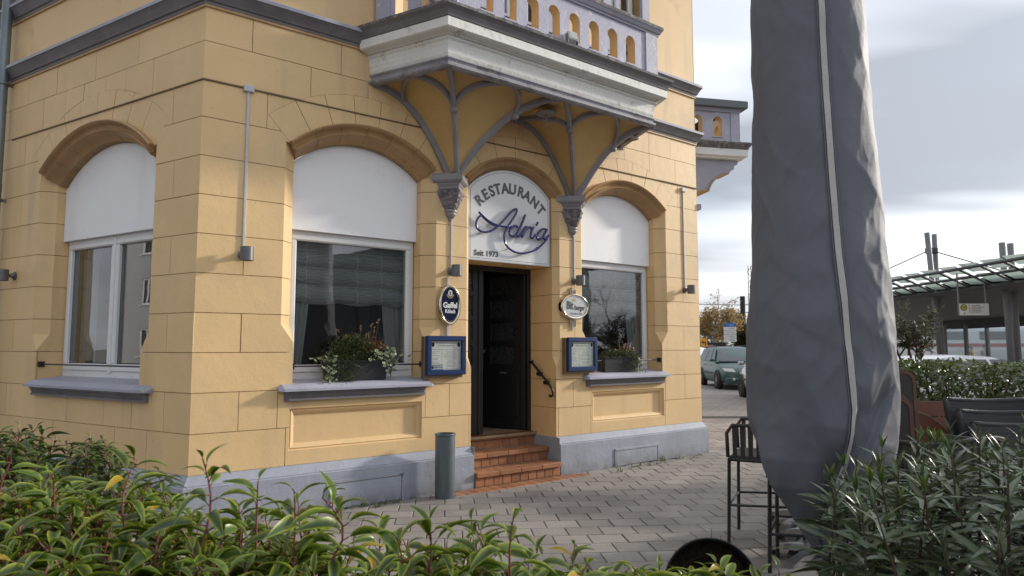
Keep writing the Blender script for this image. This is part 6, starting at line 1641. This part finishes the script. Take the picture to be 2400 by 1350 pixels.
# catenary masts
for x, y, h, lb in ((21.0, 60, 8.6, 'lattice railway mast just left of the parasol cover'), (20.3, 60, 5.9, 'short dark railway post just left of the parasol cover')):
    o = E('railway_mast', T(x, y, 0), lb, 'mast'); M = W[o.name]
    if h > 7:
        for sx in (-1, 1): G().tube([(sx*.22, 0, 0), (sx*.12, 0, h)], .04, 4).obj('upright', mPost, o, M)
        g = G()
        for i in range(16): g.tube([(-.2 if i % 2 else .2, 0, i*h/16), (.2 if i % 2 else -.2, 0, (i+1)*h/16)], .025, 4)
        g.obj('lattice', mPost, o, M)
    else: G().tube([(0, 0, 0), (0, 0, h)], .22, 10).obj('upright', mTrim, o, M)
for i, (z, lb) in enumerate(((5.3, 'upper overhead railway wire crossing behind the birch'), (4.6, 'lower overhead railway wire crossing behind the birch'))): tag(G().tube([(12, 60, z), (20, 60.2, z-.15), (34, 60, z+.25), (62, 60, z+.1)], .03, 4).obj('overhead_wire', mTrim), lb, 'wire', 'overhead railway wires')

# ------------------------------------------------------------------ bus station canopy
mCan = mat('canopy grey paint', (.055, .055, .058), .6, .1, 1); mCanG = leaf_mat('frosted roof glass', (.62, .68, .64), (.66, .72, .68), (.6, .66, .62), .1, .3, .6); mCol = mat('canopy column grey', (.16, .165, .175), .5, .08, 2)
CA = E('bus_canopy', T(17.5, 27, 0), 'grey bus station canopy with a sloping glass edge', 'canopy')
def edge_pt(y, k, dz=0):     # k: 0 outer edge, 1 inner beam, 2 back edge
    q = (y-19)/(34-19)
    if k == 0: return Vector((15.65, y, 4.25+dz))
    if k == 1: return Vector((16.95, y+.1, 3.66+dz))
    return Vector((21.5+4.0*(1-q), y+8-4.5*q, 3.0-.25*q+dz))
ys = ease(15, 18.4, 35)
for a, b in zip(ys[:-1], ys[1:]):
    g_ = .10
    for k0_, k1_, zz in ((.0, .42, .03), (.50, .96, .0)):
        A0 = edge_pt(a+g_*.3, 0).lerp(edge_pt(a+g_*.3, 1), k0_); A1 = edge_pt(a+g_*.3, 0).lerp(edge_pt(a+g_*.3, 1), k1_); B0 = edge_pt(b-g_, 0).lerp(edge_pt(b-g_, 1), k0_); B1 = edge_pt(b-g_, 0).lerp(edge_pt(b-g_, 1), k1_)
        u = Vector((0, 0, .03+zz)); d = Vector((0, 0, .02)); t_ = Vector((0, 0, .05))
        V = [A0+u, B0+u+t_, B1+u+t_, A1+u, A0+u+d, B0+u+d+t_, B1+u+d+t_, A1+u+d]
        G().add(V, [(0, 1, 2, 3), (7, 6, 5, 4), (0, 4, 5, 1), (1, 5, 6, 2), (2, 6, 7, 3), (3, 7, 4, 0)]).obj('roof_pane', mCanG, CA, Matrix())
    P0, P1 = edge_pt(a, 0), edge_pt(a, 1); G().tube([P0, P1], .045, 4).obj('glazing_bar', mCan, CA, Matrix())
for k_, r in ((0, .06), (1, .10)):
    G().tube([edge_pt(y, k_, -.05) for y in ys], r, 6).obj('edge_beam', mCan, CA, Matrix())
G().tube([edge_pt(y, 0).lerp(edge_pt(y, 1), .46)-Vector((0, 0, .03)) for y in ys], .05, 6).obj('edge_beam', mCan, CA, Matrix())
def soff(u, v): y = 18.4+16.6*u; p = edge_pt(y, 1).lerp(edge_pt(y, 2), v); return (p.x, p.y, p.z - .15*math.sin(PI*v))
g = G(); g.grid(soff, 24, 10); g.grid(lambda u, v: (soff(1-u, v)[0], soff(1-u, v)[1], soff(1-u, v)[2]+.3), 24, 10); g.obj('soffit', mat('canopy soffit', (.085, .085, .09), .6, .08, 1, bump=.6, bs=3), CA, Matrix(), smooth=True)
g = G(); V = []
for y in ys: p = edge_pt(y, 2); V += [(p.x, p.y, p.z-.45), (p.x, p.y, p.z+.4)]
g.add(V, [(2*i, 2*i+2, 2*i+3, 2*i+1) for i in range(len(ys)-1)]); g.obj('fascia', mCan, CA, Matrix())
for x, y, h, dx in ((17.2, 28.0, 6.2, .28), (17.75, 28.4, 6.2, -.05), (17.75, 24.5, 5.25, .0), (18.2, 24.7, 5.25, -.08)):
    G().tube([(x+dx*.9+.1, y, 0), (x, y, h)], .105 if y > 25 else .11, 12).obj('column', mCol, CA, Matrix(), smooth=True)
G().bbox(17.25, 17.7, 28.1, 28.3, 5.35, 5.6, .02).obj('tie_plate', mCan, CA, Matrix())
for e in ((15.7, 31.5, 4.3), (18.9, 26.0, 4.35)): G().tube([(17.4, 28.2, 5.5), e], .025, 5).obj('tie_rod', mCan, CA, Matrix())
o = E('bus_stop_sign', T(15.95, 24.3, 2.8), 'white hanging bus stop sign with a round yellow emblem under the canopy', 'sign'); M = T(15.95, 24.3, 0) @ RZ(rad(-4))
G().bbox(-.02, .98, -.04, .04, 2.60, 3.02, .01).obj('panel', mSW, o, M)
for x in (-.03, .9): G().box(x-.02, x+.02, -.02, .02, 2.6, 4.1).obj('hanger', mCol, o, M)
G().lathe([(.001, 0), (.115, 0), (.115, .01)], 24).obj('emblem', mat('green emblem', (.10, .16, .05), .5), o, M @ T(.12, -.042, 2.88) @ RX(PI/2)); G().lathe([(.001, .012), (.085, .012)], 24).obj('emblem', mat('yellow emblem', (.6, .5, .03), .5), o, M @ T(.12, -.042, 2.88) @ RX(PI/2))
text_obj('lettering', 'H', .15, M @ T(.12, -.056, 2.88), o, bpy.data.materials['green emblem'], .001, .006); text_obj('lettering', 'A', .09, M @ T(.14, -.042, 2.67), o, mInk, .001, .003)
for i, tx in enumerate(('S1  Leopoldplatz', '25  Siegburg Bahnhof', '18  Siegburg Mitte', '04  Lindenstrasse', '29  Bf Waldbröl')): text_obj('lettering', tx, .062, M @ T(.28, -.042, 2.96-.062*i), o, mInk, .0008, 0, 'LEFT')

# ------------------------------------------------------------------ glass barrier, train, far houses
NBar = E('glass_barrier', T(24, 34, 0), 'glass noise barrier with grey posts below the canopy', 'barrier')
xs_ = ease(9, 21.5, 31)
for x in xs_: G().bbox(x-.06, x+.06, 33.9, 34.1, 0, 2.55, .01).obj('post', mCol, NBar, Matrix())
mBarG = glass_mat('barrier glass', (.80, .85, .86), .8)
for a, b in zip(xs_[:-1], xs_[1:]): G().box(a+.06, b-.06, 33.99, 34.01, .2, 2.45).obj('pane', mBarG, NBar, Matrix())
TRN = E('train', T(33, 47, 0), 'white railway train with a red stripe behind the glass barrier', 'train')
def body(u, v):
    a = [(0, .4), (-.06, .9), (-.08, 1.9), (-.05, 2.6), (.25, 3.05), (.9, 3.25), (1.5, 3.3)]; i = min(5, int(v*6)); t = v*6-i; y = a[i][0]*(1-t)+a[i+1][0]*t; z = a[i][1]*(1-t)+a[i+1][1]*t
    return (24+30*u, 46+y, z)
G().grid(body, 10, 24).obj('body', mat('train white', (.62, .63, .65), .4, .03), TRN, Matrix(), smooth=True)
G().box(24, 54, 45.88, 45.90, 1.48, 1.70).obj('stripe', mat('train red', (.35, .03, .03), .4), TRN, Matrix())
for i in range(9): G().box(25+3.2*i, 27.4+3.2*i, 45.885, 45.905, 1.95, 2.5).obj('window', mCarGlass, TRN, Matrix())
mRoofD = mat('dark roof tile', (.06, .05, .05), .8, .2, 1); mHouse = mat('far house render', (.35, .33, .31), .8, .1, .5)
for x, y, w, h, rh, lb in ((52, 88, 16, 3.4, 1.9, 'long low house with dark roof and chimneys beyond the train'), (73, 95, 14, 3.2, 1.6, 'low dark roofed house beyond the train at the photo edge'), (36, 92, 10, 3.0, 1.7, 'low dark roofed house beyond the olive tree')):
    o = E('house', T(x, y, 0), lb, 'house'); M = W[o.name]; hw = w/2
    G().box(-hw, hw, -4, 4, 0, h).obj('wall', mHouse, o, M)
    rf = G().add([(-hw-.3, -4.4, h), (hw+.3, -4.4, h), (hw+.3, 4.4, h), (-hw-.3, 4.4, h), (-hw+1.2, 0, h+rh), (hw-1.2, 0, h+rh)], [(0, 1, 5, 4), (1, 2, 5), (2, 3, 4, 5), (3, 0, 4)]).obj('roof', mRoofD, o, M)
    for cx_ in (-hw*.5, hw*.25): G().bbox(cx_-.5, cx_+.5, -.4, .4, h+rh-.6, h+rh+.7, .03).obj('chimney', mRoofD, rf, M)
    for q in range(4): f = G().bbox(-hw+1+q*w/4.4, -hw+2.2+q*w/4.4, -4.06, -4.0, 1.0, 2.3, .03).obj('window', mCarGlass, o, M)
# grey house across the side street, mirrored in the side window
hp = O + Ld*22 + NLd*16
o = E('house', frame(hp, Ld, -NLd) if False else T(hp.x, hp.y, 0) @ RZ(math.atan2(Ld.y, Ld.x)), 'pale grey rendered house mirrored in the side window panes', 'house'); M = W[o.name]
G().pr(rect(-9, 9, 0, 9), [rect(-8+2.0*i, -7.0+2.0*i, z, z+1.4) for i in range(8) for z in (1.0, 3.6, 6.2)], 0, .3).obj('wall', mat('pale grey render', (.42, .41, .40), .8, .08, .5), o, M)
G().box(-9, 9, .3, 6, 0, 9).obj('shell', mHouse, o, M)
for i in range(8):
    for z in (1.0, 3.6, 6.2):
        x = -8+2.0*i; wn_ = G().bbox(x, x+.08, .05, .12, z, z+1.4, .01).bbox(x+.92, x+1.0, .05, .12, z, z+1.4, .01).bbox(x+.46, x+.54, .05, .12, z, z+1.4, .01).bbox(x, x+1.0, .05, .12, z+1.32, z+1.4, .01).bbox(x, x+1.0, .05, .12, z, z+.08, .01).obj('window', mPvc, o, M)
        G().box(x, x+1.0, .13, .14, z, z+1.4).obj('pane', mCarGlass, wn_, M); G().bbox(x-.08, x+1.08, -.08, .02, z-.06, z, .01).obj('sill', mPvc, wn_, M)
# ------------------------------------------------------------------ station front and tree mirrored in the entrance windows
o = E('station_hall', T(27, -9, 0) @ RZ(rad(-66)), 'long grey station hall mirrored in the entrance front windows', 'building'); M = W[o.name]
G().box(-14, 14, -4, 4, 0, 5.2).obj('wall', mat('grey hall cladding', (.16, .17, .17), .7, .1, .4), o, M); G().box(-14.6, 14.6, -5.4, 4.4, 5.2, 5.6).obj('roof', mRoofD, o, M)
for i in range(8): G().bbox(-13+3.3*i, -10.6+3.3*i, -4.06, -4.0, .8, 3.6, .03).obj('window', mCarGlass, o, M)
tree('bare_tree', 26.0, 6.2, 5.0, 'bare tree mirrored in the far entrance window', mBark2, None, 0, 1, 0, .6, .09, 5, .3, 21)
o = E('lattice_mast', T(15.5, -5.5, 0), 'lattice mast mirrored in the entrance front window', 'mast'); M = W[o.name]
for sx in (-1, 1): G().tube([(sx*.35, 0, 0), (sx*.12, 0, 7.5)], .04, 4).obj('upright', mTrim, o, M)
g = G()
for i in range(18): g.tube([((-.34+.012*i) if i % 2 else (.34-.012*i), 0, i*7.5/18), ((.33-.012*i) if i % 2 else (-.33+.012*i), 0, (i+1)*7.5/18)], .022, 4)
g.obj('lattice', mTrim, o, M)
# ------------------------------------------------------------------ two people beyond the glass barrier
def person(M, label, top, legs, hairc):
    o = E('person', M, label, 'person')
    mS = mat('skin', (.45, .27, .2), .6, 0, coord='OBJ'); mC = mat('jacket cloth', top, .9, .1, coord='OBJ'); mL = mat('trouser cloth', legs, .9, .1, coord='OBJ')
    V = [(0, 0, .95), (0, 0, 1.15), (0, 0, 1.38), (0, 0, 1.47), (0, -.01, 1.55), (0, -.01, 1.66),
         (.10, 0, .90), (.11, 0, .50), (.11, .02, .08), (.11, -.12, .04), (-.10, 0, .90), (-.12, .02, .50), (-.12, .05, .08), (-.12, -.09, .04),
         (.18, 0, 1.38), (.24, .02, 1.12), (.22, -.08, .90), (.21, -.11, .82), (-.18, 0, 1.38), (-.24, .02, 1.12), (-.22, -.10, .92), (-.21, -.13, .84)]
    Ed = [(0, 1), (1, 2), (2, 3), (3, 4), (4, 5), (0, 6), (6, 7), (7, 8), (8, 9), (0, 10), (10, 11), (11, 12), (12, 13), (2, 14), (14, 15), (15, 16), (16, 17), (2, 18), (18, 19), (19, 20), (20, 21)]
    R = [.15, .15, .16, .055, .095, .08, .09, .065, .045, .04, .09, .065, .045, .04, .07, .05, .038, .03, .07, .05, .038, .03]
    me = bpy.data.meshes.new('body'); me.from_pydata(V, Ed, []); tmp = bpy.data.objects.new('tmp', me); COL.objects.link(tmp)
    md = tmp.modifiers.new('skin', 'SKIN'); md.use_smooth_shade = True
    for i, r in enumerate(R): me.skin_vertices[0].data[i].radius = (r, r*(.7 if i < 3 else 1)); me.skin_vertices[0].data[i].use_root = i == 0
    tmp.modifiers.new('sub', 'SUBSURF').levels = 1
    dg = bpy.context.evaluated_depsgraph_get(); dg.update(); bm_ = bpy.data.meshes.new_from_object(tmp.evaluated_get(dg)); bpy.data.objects.remove(tmp)
    bm_.materials.clear()
    for q in (mC, mL, mS): bm_.materials.append(q)
    for p in bm_.polygons: c = p.center; p.material_index = 2 if (c.z > 1.44 or (abs(c.x) > .17 and c.z < .88 and c.z > .7)) else (1 if c.z < .93 else 0)
    obj_from(bm_, 'body', o, M)
    G().lathe([(.085, 1.56), (.105, 1.62), (.10, 1.69), (.06, 1.745), (.001, 1.755)], 14, (0, .02)).obj('hair', mat('hair', hairc, .8, coord='OBJ'), o, M, smooth=True)
person(T(26.2, 38, -.12), 'person in a pale jacket standing beyond the glass barrier', (.45, .42, .38), (.05, .05, .07), (.03, .02, .015))
person(T(25.75, 38.4, -.18) @ RZ(.5), 'person in a mustard jacket standing beyond the glass barrier', (.35, .25, .08), (.04, .04, .05), (.12, .07, .03))
